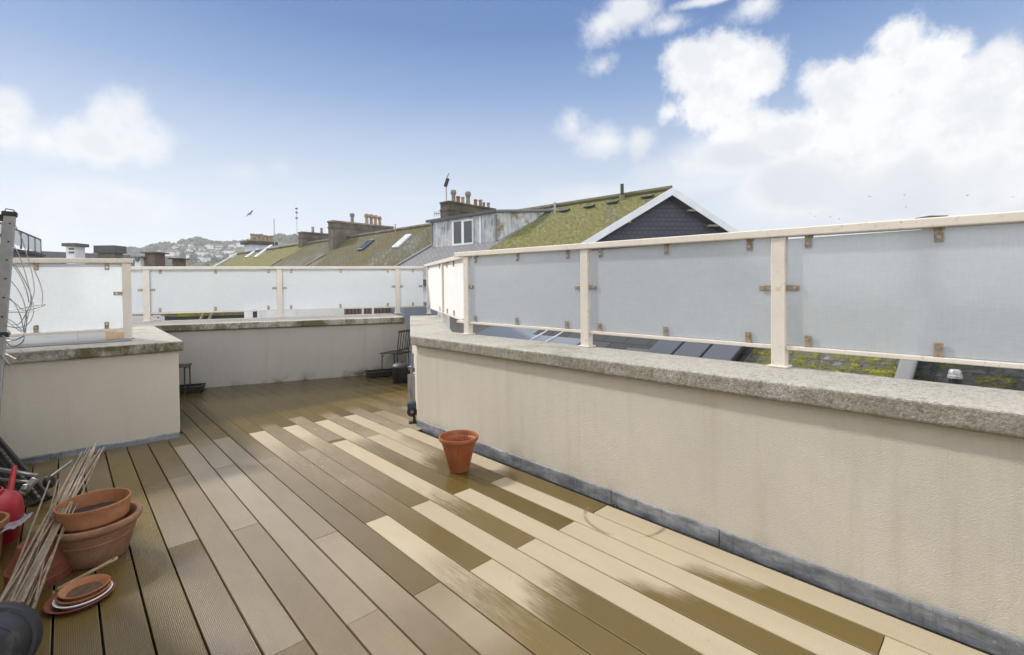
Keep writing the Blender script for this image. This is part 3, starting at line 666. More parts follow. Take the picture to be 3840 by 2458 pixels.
# dormer on house B
DL = pl(1619, 929); DRp = on_wall(1863, 917, DL, DL+Rr); zt = (on_wall(1619, 830, DL, DL+Rr).z+on_wall(1862, 803, DL, DL+Rr).z)/2
dl = (DL-DRp).dot(Rr); zb = min(DL.z, DRp.z)-.12; D0 = DL-Rr*dl
print('dormer', DL, DRp, dl, zt, zb)
pe_ = pl(2036, 808); dv = zq(pe_-D0, 0); dv = dv.normalized()*(dv.length+.1); du = dv.normalized()
MB().prism([zq(DL, zb), zq(DL, zt), zq(DL, zt)+dv, zq(DL, zb)+du*.1], -Rr*(dl-.02)).build('dormer_wall', M['lead_clad'], hB)
MB().prism([zq(D0, zb), zq(D0, zt), zq(D0, zt)+dv], -Rr*.03).build('dormer_cheek', M['lead_cheek'], hB)
MB().obox(zq(DL, zt)+Rr*.12-du*.16, -Rr*(dl+.3), dv+du*.35, V3(0, 0, .10)).build('dormer_roof', M['lead'], hB, bevel=.02)
MB().obox(zq(DL, zt)+Rr*.13-du*.185, -Rr*(dl+.32), du*.03, V3(0, 0, .12)).build('dormer_fascia', M['dark_roof'], hB)
fw = lambda u, v: on_wall(u, v, DL-NB*.02, DL-NB*.02+Rr)
def rect(u0, v0, u1, v1):
    a, b, c, d = fw(u0, v0), fw(u1, v0), fw(u0, v1), fw(u1, v1); return (a+c)/2, (b+d)/2, (a.z+b.z)/2, (c.z+d.z)/2
def panel(name, m, u0, v0, u1, v1, out, th, parent):
    a, b, z1, z0 = rect(u0, v0, u1, v1)
    return MB().obox(zq(a, z0)-NB*out, zq(b-a, 0), -NB*th, V3(0, 0, z1-z0)).build(name, m, parent)
win = empty('window', fw(1737, 918)-wloc(hB)); win.parent = hB; win['label'] = 'white framed two pane dormer window'
panel('window_frame', M['white_wall'], 1698, 827, 1776, 920, .0, .05, win)
for (u0, u1, v0, v1) in ((1705, 1733, 832, 914), (1743, 1773, 830, 911)): panel('pane', M['pane'], u0, v0, u1, v1, .052, .006, win)
for u in (1803,): panel('batten', M['white_paint'], u-2.2, 812, u+2.2, 914, .0, .05, hB)
panel('corner_batten', M['lead'], 1858, 806, 1864, 917, .0, .04, hB); panel('corner_batten', M['lead'], 1619, 834, 1623, 926, .0, .04, hB)

POTS = []
def chimney(h, nuv, topv, w, enduv, bm, capm, pots, cap=.11, over=.07, minl=1.4, maxl=5.):
    N = pl(*nuv); z = at_depth(nuv[0], topv, N.y).z; e = on_wall(enduv[0], enduv[1], N, N+NB); ln = max(minl, min(maxl, (e-N).dot(NB)))
    print('stack', N, z-N.z, (e-N).dot(NB), ln)
    c = MB().obox(zq(N, N.z-1.6), Rr*w, NB*ln, V3(0, 0, z-N.z+1.6)).build('chimney', bm, h, bevel=.015)
    MB().obox(zq(N, z)-Rr*over-NB*over, Rr*(w+2*over), NB*(ln+2*over), V3(0, 0, cap)).build('chimney_cap', capm, c, bevel=.02)
    MB().obox(zq(N, z-.34)-Rr*.03-NB*.03, Rr*(w+.06), NB*(ln+.06), V3(0, 0, .10)).build('chimney_band', bm, c, bevel=.015)
    for (u, vt, vb, wd, style, pm) in pots:
        q = on_wall(u, vb, N+Rr*w/2, N+Rr*w/2+NB); hh = (vb-vt)/F*q.y; rr = wd/F*q.y/2; q = zq(q, z+cap-.02)
        hh = max(hh, .3)
        if style == 'bulb': prof = [(rr*.95, 0), (rr*.82, hh*.1), (rr*.72, hh*.55), (rr*.78, hh*.62), (rr*1.02, hh*.68), (rr*1.12, hh*.8), (rr*1.0, hh*.95), (rr*.7, hh), (rr*.5, hh*.99), (rr*.5, hh*.7)]
        else: prof = [(rr*1.05, 0), (rr*.95, hh*.08), (rr*.82, hh*.8), (rr*1.0, hh*.84), (rr*1.0, hh*.97), (rr*.9, hh), (rr*.68, hh), (rr*.64, hh*.6)]
        MB().lathe(prof, 16, q).build('chimney_pot', M[pm], c, smooth=True)
    return c
Z4 = lambda x, y: (1200+x/2.566, 650+y/2.566)
Z3 = lambda x, y: (700+x/2.8, 700+y/2.8)
def z4p(x, yt, yb, w, st, m): u, v = Z4(x, yt); return (u, v, Z4(x, yb)[1], w/2.566, st, m)
def z3p(x, yt, yb, w, st, m): u, v = Z3(x, yt); return (u, v, Z3(x, yb)[1], w/2.8, st, m)
c4 = chimney(hB, Z4(1245, 620), Z4(0, 284)[1], .62, Z4(1690, 345), M['stone_dark'], M['stone_dark'],
    [z4p(1285, 145, 272, 50, 'bulb', 'pot_grey'), z4p(1330, 205, 278, 42, 'cyl', 'pot_red'), z4p(1374, 210, 284, 36, 'cyl', 'pot_buff'), z4p(1425, 155, 290, 52, 'bulb', 'pot_grey'),
     z4p(1497, 226, 297, 38, 'cyl', 'pot_red'), z4p(1545, 232, 308, 38, 'cyl', 'pot_grey'), z4p(1577, 262, 315, 26, 'cyl', 'pot_red'), z4p(1620, 265, 326, 32, 'cyl', 'pot_grey')], .10, .03)
c3 = chimney(hC, Z4(127, 742), Z4(0, 470)[1], .60, Z4(705, 505), M['stone'], M['stone_light'],
    [z4p(310, 368, 462, 40, 'bulb', 'pot_grey'), z4p(450, 370, 474, 42, 'bulb', 'pot_buff'), z4p(494, 375, 478, 38, 'bulb', 'pot_buff'), z4p(535, 382, 482, 38, 'bulb', 'pot_buff'), z4p(575, 395, 486, 34, 'bulb', 'pot_buff')], .12, .05)
c2 = chimney(hD, Z3(1215, 642), Z3(0, 490)[1], .60, Z3(1490, 495), M['stone'], M['stone'],
    [z3p(1325, 410, 475, 30, 'cyl', 'pot_buff'), z3p(1416, 415, 475, 28, 'cyl', 'pot_grey')], .12, .05)
c1 = chimney(hE, Z3(664, 697), Z3(0, 602)[1], 1.0, Z3(905, 612), M['blue_white'], M['stone_dark'],
    [z3p(x, yt, 578, 44, 'cyl', 'pot_buff') for x, yt in ((690, 494), (735, 497), (780, 493), (826, 503), (862, 506), (890, 503))], .26, .32)
c1['label'] = 'pale blue white rendered chimney with six pots'
# tv mast and aerials
p = wloc(c4) if False else pl(*Z4(1245, 620)); p = p+Rr*.75
def mast(h, u, vb, vt, y, r0=.022):
    a, b = at_depth(u, vb, y), at_depth(u, vt, y); b.x = a.x; m = MB().cyl(a, b, r0, 8); o = m.build('aerial_mast', M['alu'], h, smooth=True); return o, a, b
o, a, b = mast(hB, Z4(1218, 0)[0], Z4(0, 400)[1], Z4(0, 70)[1], p.y-.05, .03)
MB().box(b+V3(.02, 0, -.10), (.16, .10, .42), frame(V3(.35, 0, 1), V3(1, 0, -.35))).build('aerial', M['black_metal'], o, bevel=.03)
MB().cyl(b+V3(0, 0, .05), b+V3(.14, 0, .34), .018).build('aerial_boom', M['black_metal'], o)
q = at_depth(*Z4(1165, 388), p.y-.1); q2 = at_depth(*Z4(1098, 390), p.y-.1)
m = MB().cyl(q, q2, .02)
for t in (.1, .4, .7, 1): m.cyl(q.lerp(q2, t)-V3(0, 0, .13), q.lerp(q2, t)+V3(0, 0, .13), .012, 6)
m.build('yagi_aerial', M['alu'], hB)
pe = pl(*Z3(918, 625)); mast(hE, Z3(922, 0)[0], Z3(0, 625)[1], Z3(0, 340)[1], pe.y, .03)
pc = pl(*Z4(722, 590)); mast(hC, Z4(725, 0)[0], Z4(0, 575)[1], Z4(0, 490)[1], pc.y, .03)
# rooflights
def skylight(h, pts, fm=M['white_wall']):
    q = [pl(*x) for x in pts]; c = sum(q, Vector())/4; kk = [km(x) for x in q]
    k0, k1 = min(x[0] for x in kk), max(x[0] for x in kk); m0, m1 = min(x[1] for x in kk), max(x[1] for x in kk)
    kc, mc = (k0+k1)/2, (m0+m1)/2; return kc, mc
def rooflight(h, uv, wk, hm, white=False):  # white: pale frame and pane stand in for sky glare
    kc, mc = km(pl(*uv)); c = A0+Rr*kc+GL*mc; r = MB().box(c+PN*.05, (wk, hm, .12), (Rr, Rr.cross(PN), PN)).build('rooflight', M['white_paint' if white else 'gutter'], h, bevel=.02)
    MB().box(c+PN*.115, (wk-.14, hm-.16, .02), (Rr, Rr.cross(PN), PN)).build('pane', M['pane'] if not white else M['lead_clad'], r)
rooflight(hC, Z4(445, 700), .55, .95); rooflight(hC, Z4(795, 662), .5, 1.1, True)
rooflight(hE, Z3(690, 705), .5, 1.2, True); rooflight(hE, Z3(812, 684), .5, 1.6, True)
MB().obox(A0+Rr*(kE-.02)+PN*.05, GL*ML, Rr*.22, PN*.10).build('verge_board', M['white_wall'], hE)
for kx, h in ((kBC, hB), (kCD, hC), (kDE, hD)):
    mm = 0 if h is hB else 2.2
    MB().obox(A0+Rr*(kx-.08)+PN*.0+GL*mm, GL*(ML-mm), Rr*.16, PN*.07).build('verge_flashing', M['lead'] if h is hB else M['stone_light'], h)

# ---- lower structures glimpsed under the rear rail
def at_h(u, v, y): return at_depth(u, v, y)
def slab(name, label, cat, m, pts, dvec, group=None, bev=0):
    o = MB().prism(pts, dvec).build(name, m, bevel=bev); return tag(o, label, cat, group)
e1 = la+LWn*.55+ld*9; e2 = la+LWn*.55-ld*.2; e3 = ba-bd*.6+bn*-.25; e4 = ba+bd*2.2+bn*-.4
o = MB().prism([zq(p, .20) for p in (e1, e2, e3, e4, e4+V3(-3, 6.5, 0), V3(-30, 22, 0), V3(-34, 8, 0))], (0, 0, .33)).build('neighbour_flat_roof', M['lead'])
tag(o, 'grey lead flat roof glimpsed under the left bottom rails', 'flat roof')
def vbox(name, label, cat, m, u0, u1, vt, y, dep=.4, zb=-12., dy=0, group=None, parent=None):
    a, b = at_depth(u0, vt, y), at_depth(u1, vt, y+dy); z = (a.z+b.z)/2
    d = zq(b-a, 0); nn = V3(-d.y, d.x, 0).normalized()
    o = MB().obox(zq(a, zb), d, nn*dep, V3(0, 0, z-zb)).build(name, m, parent)
    return tag(o, label, cat, group) if not parent else o
r = empty('rear_extension', at_depth(1090, 1180, 13.2)*1, 'white rendered extension with a small window just beyond the rear rail', 'extension'); r.location.z = -2
a = at_depth(915, 1150, 13.); b = at_depth(1292, 1150, 13.9); d = zq(b-a, 0); nn = V3(-d.y, d.x, 0).normalized()
MB().obox(zq(a, -2), d, nn*1.2, V3(0, 0, 3.02)).build('wall', M['white_wall'], r)
w_ = MB().obox(zq(a, .55)+d*.06-nn*.03, d*.09, -nn*.02, V3(0, 0, .36)).build('window', M['white_paint'], r); MB().obox(zq(a, .58)+d*.085-nn*.052, d*.04, -nn*.01, V3(0, 0, .30)).build('pane', M['pane'], w_)
w2 = MB().obox(zq(a, .62)+d*.325-nn*.02, d*.03, -nn*.02, V3(0, 0, .12)).build('meter_box', M['blue_cloth'], r)
for t in (.19, .36, .5): MB().obox(zq(a, .1)+d*t-nn*.0, d*.006, -nn*.03, V3(0, 0, .92)).build('downpipe', M['white_paint'], r)
r = empty('timber_screen', zq(at_depth(1380, 1180, 13.), -2), 'brown vertical slatted timber screen under the rear rail', 'screen')
a = at_depth(1292, 1150, 12.6); b = at_depth(1512, 1150, 13.3); d = zq(b-a, 0); ln = d.length; d.normalize(); nn = V3(-d.y, d.x, 0); m = MB()
n = int(ln/.09)
for i in range(n): m.obox(zq(a, -2)+d*(i*ln/n), d*(ln/n-.022), nn*.03, V3(0, 0, 3.0))
m.build('slats', M['brown_screen'], r); MB().obox(zq(a, -2)+nn*.05, d*ln, nn*.04, V3(0, 0, 2.9)).build('backing', M['black_paint'], r)
for t in (.28, .45): MB().obox(zq(a, -2)+d*ln*t-nn*.03, d*.05, nn*.025, V3(0, 0, 3.02)).build('white_post', M['white_paint'], r)
vbox('metal_roof_box', 'pale blue grey sheet metal housing at the corner of the rear rail', 'housing', M['poly'], 1514, 1640, 1135, 12.4, 2.5, -2, .6)
# mossy little roof near the left rear post, its shadow a black panel
r = empty('lean_to', zq(at_depth(740, 1180, 12.5), 0), 'small mossy lean-to roof with pale struts beyond the rear rail', 'lean-to')
a = at_depth(600, 1182, 12.2); b = at_depth(925, 1170, 12.9); d = zq(b-a, 0); nn = V3(-d.y, d.x, 0).normalized()
o = MB().obox(zq(a, .72)+nn*.3, d, nn*1.6+V3(0, 0, .42), V3(0, 0, .08)).build('roof', M['near_moss'], r); setuv(o, d, nn+V3(0, 0, .26))
MB().obox(zq(a, .42)+nn*.36, d, nn*1.2, V3(0, 0, .3)).build('shadow_panel', M['black_paint'], r)
for t in (.42, .52): MB().beam(zq(a, .50)+d*t, zq(a, .86)+d*(t+.06)+nn*.2, .05, .05).build('strut', M['stone_light'], r)

# ---- roofs glimpsed under the right rail
o0 = A+RWn*.62
def lowp(t, o_, z): return zq(A+RWd*t+RWn*o_, z)
TAN = .40; Z0 = .28; O0 = .62
SL = (RWn+V3(0, 0, TAN)).normalized(); SN = RWd.cross(SL); SN = SN if SN.z > 0 else -SN
S0 = lowp(0, O0, Z0)
def on_low(u, v): return on_plane(u, v, S0, SN)
def lowt(p): w = p-S0; return w.dot(RWd), w.dot(SL)
r = empty('lower_house', lowp(3.4, 1.8, -12), 'lower house with mossy slates, lead hip and solar panels under the right rail', 'house')
tA = lowt(on_low(2232, 1285))[0]; tH = lowt(on_low(3405, 1390))[0]; tS = lowt(on_low(2790, 1360))[0]
print('low', tA, tS, tH)
TOPL = 2.5
def lowroof(name, t0, t1, s0, s1, m, lift=0., th=.1):
    o = MB().prism([S0+RWd*t0+SL*s0+SN*lift, S0+RWd*t1+SL*s0+SN*lift, S0+RWd*t1+SL*s1+SN*lift, S0+RWd*t0+SL*s1+SN*lift], -SN*th).build(name, m, r); setuv(o, RWd, SL); return o
lowroof('roof', -.2, tS, -.1, TOPL, M['dark_slate'])
lowroof('roof', tS, tH, -.1, TOPL, M['near_moss'], .006)
lowroof('roof', tH, 9, -.1, TOPL, M['near_dark'], -.03)
for o_, tt_ in ((0, tH),):
    MB().obox(S0+RWd*(tt_-.05)+SN*.02-SL*.1, RWd*.10, SL*(TOPL+.1), SN*.05).build('lead_hip', M['lead'], r, bevel=.02)
MB().prism([lowp(-.3, 1.0, -12), lowp(9, 1.0, -12), lowp(9, 4.2, -12), lowp(-.3, 4.2, -12)], (0, 0, 12.2)).build('wall', M['grey_wall'], r)
tp = S0+SL*TOPL
o = MB().prism([tp-RWd*.2, tp+RWd*9, tp+RWd*9+RWn*2.4-V3(0, 0, 1.1), tp-RWd*.2+RWn*2.4-V3(0, 0, 1.1)], V3(0, 0, -.1)).build('rear_roof', M['dark_slate'], r); setuv(o, RWd, RWn)
t0s = lowt(on_low(2480, 1310))[0]; wS = (tS-t0s-.02)/3.0
for i in range(3):
    c = S0+RWd*(t0s+wS*(i+.5))+SL*.80+SN*.09
    fr = MB().box(c, (wS-.012, 1.45, .04), (RWd, SL, SN)).build('solar_panel', M['black_paint'], r)
    MB().box(c+SN*.022, (wS-.03, 1.42, .006), (RWd, SL, SN)).build('cells', M['solar'], fr)
MB().box(S0+RWd*(t0s-.16)+SL*.7+SN*.05, (.26, .9, .03), (RWd, SL, SN)).build('slate_flashing', M['gutter'], r)
for i in range(9):
    a = S0+RWd*(tH+.25+i*.42)+SN*.03; MB().tube([a, a+SL*.7+RWd*.3, a+SL*1.5+RWd*.62], .010, 6).build('roof_cable', M['black_paint'], r)
for i in range(4):
    a = S0+RWd*(tH+.12)+SL*(.18+.3*i)+SN*.035; MB().tube([a, a+RWd*1.5+SL*.07, a+RWd*3.4], .010, 6).build('roof_cable', M['black_paint'], r)
# flue
pf = on_low(3581, 1450); zf = at_depth(3581, 1386, pf.y).z; rf = 40/F*pf.y/2
r2 = empty('flue_pipe', pf-V3(0, 0, .2), 'black vent pipe with a white slotted cowl rising from the dark roof', 'vent pipe')
MB().cyl(pf-V3(0, 0, .2), zq(pf, zf-rf*1.5), rf*.92, 20).build('pipe', M['black_paint'], r2, smooth=True)
hc = zf-(zf-rf*1.6)
MB().lathe([(rf*1.08, 0), (rf*1.1, rf*.5), (rf*.98, rf*.62), (rf*.95, rf*1.25), (rf*.72, rf*1.6), (rf*.2, rf*1.68)], 24, zq(pf, zf-rf*1.65), mod=lambda a, j: (1-.10*(math.sin(a*12) > 0)) if j in (2, 3) else 1).build('cowl', M['cowl'], r2, smooth=True)
# blue grey sheet roof under first bay
r = empty('sheet_roof', lowp(.9, 1.6, -.4), 'blue grey sheet roof with white glazing bars under the first bay of the right rail', 'roof')
tB = lowt(on_low(2150, 1290))[0]
SL2 = (RWn+V3(0, 0, .30)).normalized(); SN2 = RWd.cross(SL2); SN2 = SN2 if SN2.z > 0 else -SN2
S2 = lowp(0, .60, .40)
MB().obox(S2+RWd*(-1.2), RWd*(tA+1.02), SL2*1.9, -SN2*.06).build('sheet', M['poly'], r)
for t in (-.05, .22): MB().obox(S2+RWd*t, RWd*.009, SL2*1.9, SN2*.02).build('glazing_bar', M['white_paint'], r)
MB().obox(S2+RWd*(-1.2)-V3(0, 0, .9), RWd*(tA+1.02), RWn*1.7, V3(0, 0, .8)).build('wall', M['grey_wall'], r)

# ================================================================== LEFT DISTANCE
def bblock(name, label, u0, u1, vt, y0, y1, dep, wm, rm, zb=GZ, roof='flat', group='buildings on the left skyline'):
    a, b = at_depth(u0, vt, y0), at_depth(u1, vt, y1); z = (a.z+b.z)/2; d = zq(b-a, 0); nn = V3(-d.y, d.x, 0).normalized()
    r = empty(name, zq((a+b)/2, zb), label, 'building', group)
    if roof == 'flat':
        MB().obox(zq(a, zb), d, nn*dep, V3(0, 0, z-zb-.15)).build('wall', wm, r); MB().obox(zq(a, z-.15)-nn*.2, d, nn*(dep+.4), V3(0, 0, .15)).build('roof', rm, r)
    else:
        hh = roof; MB().obox(zq(a, zb), d, nn*dep, V3(0, 0, z-zb-hh)).build('wall', wm, r)
        o = MB().prism([zq(a, z-hh)-nn*.3, zq(a, z)+nn*dep/2, zq(a, z-hh)+nn*(dep+.3)], d).build('roof', rm, r); setuv(o, d, -nn*.7+V3(0, 0, -.7))
    return r, a, b, z, nn
r, a, b, z, nn = bblock('flat_roofed_building', 'dark flat roofed building with a glazed roof railing behind the ladder', -160, 157, 930, 22, 32, 9, M['grey_wall'], M['dark_roof'])
pa, pb = at_depth(48, 858, 26), at_depth(155, 895, 32); zr_ = (pa.z+pb.z)/2; dd_ = zq(pb-pa, 0).normalized()
rb = empty('roof_railing', zq(pb, z), 'dark framed railing with pale glass panels on the flat roofed building', 'railing')
q0 = zq(pa-dd_*9, 0); Lr = (zq(pb, 0)-q0).length
MB().obox(zq(q0, zr_-.06), dd_*Lr, nn*.08, V3(0, 0, .07)).build('top_rail', M['gutter'], rb)
n = 9
for i in range(n+1): MB().obox(zq(q0, z-.02)+dd_*(Lr-.08)*i/n, dd_*.09, nn*.08, V3(0, 0, zr_-z)).build('post', M['gutter'], rb)
for i in range(n): pg = MB().obox(zq(q0, z+.12)+dd_*((Lr-.08)*i/n+.16)+nn*.03, dd_*((Lr-.08)/n-.24), nn*.02, V3(0, 0, zr_-z-.22)).build('glass_panel', M['frost'], rb); etched(pg, -nn)
r, a, b, z, nn = bblock('slate_roofed_building', 'long building with a dark slate roof and two chimneys above the left balustrade', 130, 560, 941, 44, 52, 9, M['grey_wall'], M['dark_slate'], roof=3.2)
def topbox(r, u0, u1, vt, vb, y, m, capm, caph=.25, name='chimney'):
    a, b = at_depth(u0, vt, y), at_depth(u1, vt, y); zb = at_depth((u0+u1)/2, vb, y).z-1.6
    c = MB().obox(zq(a, zb), zq(b-a, 0), V3(0, 1.1, 0), V3(0, 0, a.z-zb-caph)).build(name, m, r)
    MB().obox(zq(a, a.z-caph)+V3(-.25, -.2, 0), zq(b-a, 0)+V3(.5, 0, 0), V3(0, 1.5, 0), V3(0, 0, caph)).build('chimney_cap', capm, c); return c
ch = topbox(r, 247, 280, 913, 938, 46, M['white_wall'], M['dark_roof'], .3); ch['label'] = 'white chimney with dark cap'
a_ = at_depth(247, 913, 46)
for i in range(2): MB().box(zq(a_, a_.z-.55-.35*i)+V3(.55, -.02, 0), (.5, .06, .18)).build('vent', M['dark_roof'], ch)
topbox(r, 366, 426, 922, 956, 48, M['stone'], M['dark_roof'], .75)['label'] = 'stone chimney with black hood'
r, a, b, z, nn = bblock('stone_building', 'mossy roofed building with a blocky brown stone chimney left of the hill', 400, 700, 985, 38, 42, 8, M['grey_wall'], M['moss_roof_dull'], roof=2.2)
topbox(r, 543, 581, 946, 985, 38.5, M['brick_dark'], M['brick_dark'], .1)
topbox(r, 646, 663, 968, 986, 40, M['brick_dark'], M['brick_dark'], .1)
dm = topbox(r, 505, 526, 962, 984, 38.2, M['white_wall'], M['lead'], .1, 'dormer'); p_ = at_depth(515, 973, 38.15); MB().box(p_+V3(0, -.02, 0), (.28, .06, .3)).build('pane', M['pane'], dm)
r, a, b, z, nn = bblock('far_terrace', 'low grey roof with a white verge at the foot of the hill', 690, 860, 996, 62, 66, 8, M['white_wall'], M['dark_slate'], roof=1.8)
# something dark poking above the right-hand rail
r = empty('capped_chimney', zq(at_depth(3520, 830, 30), -12), 'dark chimney slab just showing above the right hand top rail', 'chimney')
a = at_depth(3486, 811, 30); b = at_depth(3556, 811, 30)
MB().obox(zq(a, -12)+V3(.2, 0, 0), zq(b-a, 0)-V3(.4, 0, 0), V3(0, .8, 0), V3(0, 0, a.z+11.9)).build('stack', M['stone_dark'], r)
MB().obox(zq(a, a.z-.1), zq(b-a, 0), V3(0, 1.1, 0), V3(0, 0, .13)).build('cap', M['dark_roof'], r)

# ================================================================== GROUND AND HILL
o = MB().add([(-3000, -600, GZ), (3000, -600, GZ), (3000, 5000, GZ), (-3000, 5000, GZ)], [(0, 1, 2, 3)]).build('ground', M['ground']); tag(o, kind='structure')
prof = [(-400, 985), (300, 972), (440, 950), (470, 942), (491, 934), (536, 941), (573, 927), (623, 920), (668, 923), (691, 909), (745, 900), (773, 904), (800, 912), (840, 915), (870, 911), (930, 909), (1000, 898), (1028, 896), (1054, 887), (1079, 895), (1121, 892), (1160, 888), (1240, 905), (1350, 935), (1500, 980), (1800, 1040), (2300, 1075)]
def crest(u):
    for (a, b), (c, d) in zip(prof, prof[1:]):
        if a <= u <= c: t = (u-a)/(c-a); t = t*t*(3-2*t); return b+(d-b)*t
    return prof[0][1] if u < prof[0][0] else prof[-1][1]
YC = 620.
def hillz(u, y):
    zc = at_depth(u, crest(u)+5, YC).z; f = min(1, max(0, (y-150)/(YC-150)))
    f = f**1.35
    z = GZ+(zc-GZ)*f if y <= YC else zc-(y-YC)*.12
    x = at_depth(u, 1000, y).x
    return z+(noise.noise(V3(x*.012, y*.012, 0))*5+noise.noise(V3(x*.04, y*.04, 3))*1.6)*f*(1 if y < YC-20 else .4)
us = list(range(-400, 2301, 30)); ys = [150+i*16 for i in range(30)]+[640, 700, 800, 1000]
vs = []; fs = []
for y in ys:
    for u in us: vs.append((at_depth(u, 1000, y).x, y, hillz(u, y)))
nu = len(us)
for j in range(len(ys)-1):
    for i in range(nu-1): fs.append((j*nu+i, j*nu+i+1, (j+1)*nu+i+1, (j+1)*nu+i))
o = MB().add(vs, fs).build('hill', M['hill'], smooth=True); tag(o, kind='structure')
rnd = random.Random(5); m = MB()
def clump(c, s):
    n = 10
    for i in range(n):
        d = V3(rnd.gauss(0, 1), rnd.gauss(0, 1), rnd.gauss(0, .8)).normalized(); p = c+V3(d.x*s, d.y*s, d.z*s*.8)
        x, y, _ = frame(d+V3(rnd.uniform(-.6, .6), rnd.uniform(-.6, .6), rnd.uniform(-.3, .6))); q = s*rnd.uniform(.45, .8)
        m.add([p+x*q, p+y*q*.8, p-x*q, p-y*q*.8], [(0, 1, 2, 3)])
for i in range(3600):
    u = rnd.uniform(320, 1260); y = rnd.uniform(230, YC+6)
    if rnd.random() < .35: y = YC+rnd.uniform(-18, 6)
    x = at_depth(u, 1000, y).x
    if y < YC-20 and noise.noise(V3(x*.02, y*.014, 9)) < -.08: continue
    s = rnd.uniform(2.0, 4.6)*(.6+.4*y/YC); clump(V3(x, y, hillz(u, y)+s*.5), s)
o = m.build('hillside_wood', M['wood']); tag(o, 'trees covering the far hillside', 'wood', kind='stuff')
# houses on the hill
ho = empty('hillside_house', (0, 0, 0))
def hh_parts(root):
    MB().add([], []); m = MB(); m.box((0, 0, 2.2), (9, 6, 6)); m.build('wall', M['white_wall'], root)
    MB().prism([(-4.9, -3.5, 5.2), (-4.9, 0, 7.8), (-4.9, 3.5, 5.2)], (9.8, 0, 0)).build('roof', M['dark_roof'], root)
hh_parts(ho)
spots = []
for i in range(46):
    if i < 26: u = 900-((i*37) % 300)*1.0-((i*13) % 7); v = 930+((i*29) % 40)
    else: u = 640+((i*53) % 270); v = 930+((i*31) % 58)
    spots.append((u, v))
first = True
def hill_hit(u, v):
    best = None
    for j in range(60):
        y = 240+j*6.4
        if at_depth(u, v, y).z <= hillz(u, y): return y
    return None
kn = 0
for (u, v) in spots:
    y = hill_hit(u, v)
    if y is None or y > YC-25: continue
    o = ho if first else copy_tree(ho); first = False
    o.location = (at_depth(u, v, y).x, y, hillz(u, y)+1.0); o.rotation_euler.z = rnd.uniform(-.5, .5); s = rnd.uniform(.42, .8); o.scale = (s*rnd.uniform(.8, 1.5), s, s)
    tag(o, 'tiny white house among the trees on the far hillside', 'house', 'white houses on the far hillside'); kn += 1
print('hill houses', kn)
hz = MB().box((0, 560, 26), (2600, 1200, 78)).build('haze', M['ground']); hm = bpy.data.materials.new('haze_air'); hm.use_nodes = True; ht_ = hm.node_tree; ht_.nodes.clear()
pv = ht_.nodes.new('ShaderNodeVolumePrincipled'); pv.inputs['Density'].default_value = .00048; pv.inputs['Color'].default_value = (.93, .95, .98, 1); pv.inputs['Anisotropy'].default_value = .25
ho_ = ht_.nodes.new('ShaderNodeOutputMaterial'); ht_.links.new(pv.outputs[0], ho_.inputs['Volume']); hz.data.materials[0] = hm; tag(hz, 'thin pale haze lying over the roofs and the far hill', 'haze', kind='stuff')
# ---- birds
def bird(u, v, y, span, m, label, tilt=.0, yaw=0.):
    p = at_depth(u, v, y); ax = frame(V3(0, 0, 1), V3(math.cos(yaw), math.sin(yaw), 0)); r = empty('bird', p, label, 'bird', 'birds in the sky')
    f = ax[1]; w = ax[0]; b = MB()
    b.tube([p-f*span*.28, p-f*span*.12, p+f*span*.1, p+f*span*.24], [span*.02, span*.06, span*.06, span*.015], 8)
    for s in (-1, 1):
        e = w*s
        b.prism([p+f*span*.12, p+e*span*.25+f*span*.16+V3(0, 0, span*(.13+tilt*s)), p+e*span*.52-f*span*.04+V3(0, 0, span*(.06+tilt*2*s)), p+e*span*.24-f*span*.02+V3(0, 0, span*(.10+tilt*s)), p-f*span*.08], V3(0, 0, -span*.02))
    o = b.build('body', m, r, smooth=True); return r
BD = [(3262, 738, 'small dark bird highest on the left of the flock over the right rail'), (3392, 732, 'upper bird of the pair one above the other in the right cloud'), (3398, 777, 'lower bird of the pair one above the other in the right cloud'), (3628, 734, 'lone small bird between the pair and the picture edge'),
      (3798, 740, 'small bird nearest the edge above the right rail end'), (3037, 801, 'faint bird at the left end of the low line of birds'), (3057, 812, 'second faint bird of the low line of birds'), (3114, 815, 'dark bird third in the low line above the rail'), (3147, 823, 'dark lowest bird closest to the top rail')]
for i, (u, v, lb) in enumerate(BD): bird(u, v, 75+i*4, .62 if i < 7 else .7, M['bird'], lb, .05*((i % 3)-1), i*.5)
bird(936, 803, 55, 1.15, M['gull'], 'larger grey gull gliding over the mossy roofs on the left', .16, -.35)
pm_ = pl(*Z3(1180, 600)); o, a, b = mast(hD, Z3(1160, 0)[0], Z3(0, 610)[1], Z3(0, 225)[1], pm_.y, .014)
for dz in (.05, .35, .75): MB().box(b-V3(0, 0, dz), (.16, .05, .10)).build('aerial', M['gutter'], o)

# ================================================================== THINGS ON THE TERRACE
# ribbed plastic pot
pc = on_z(1722, 1764); pc.z = .001
r = empty('flower_pot', pc, 'ribbed terracotta coloured plastic flower pot standing alone on the boards', 'flower pot')
NR = 30
rib = lambda a, j: 1+(.016*math.sin(a*NR) if 2 <= j <= 6 or 11 <= j <= 14 else 0)
prof = [(.060, 0), (.074, .004), (.078, .03), (.093, .09), (.108, .15), (.120, .195), (.1285, .226), (.134, .232), (.149, .238), (.1525, .246), (.1525, .262), (.150, .267), (.144, .267)]
prof2 = [(.1400, .262), (.1365, .24), (.1215, .19), (.094, .09), (.078, .035), (.0, .03)]
mb = MB().lathe(prof+prof2, NR*6, pc, mod=lambda a, j: 1+(.030*max(-1, min(1, 1.6*math.sin(a*NR))) if 2 <= j <= 5 else (.016*math.sin(a*NR) if 15 <= j <= 17 else 0)))
mb.build('pot', M['pot_plastic'], r, smooth=True, autos=50)
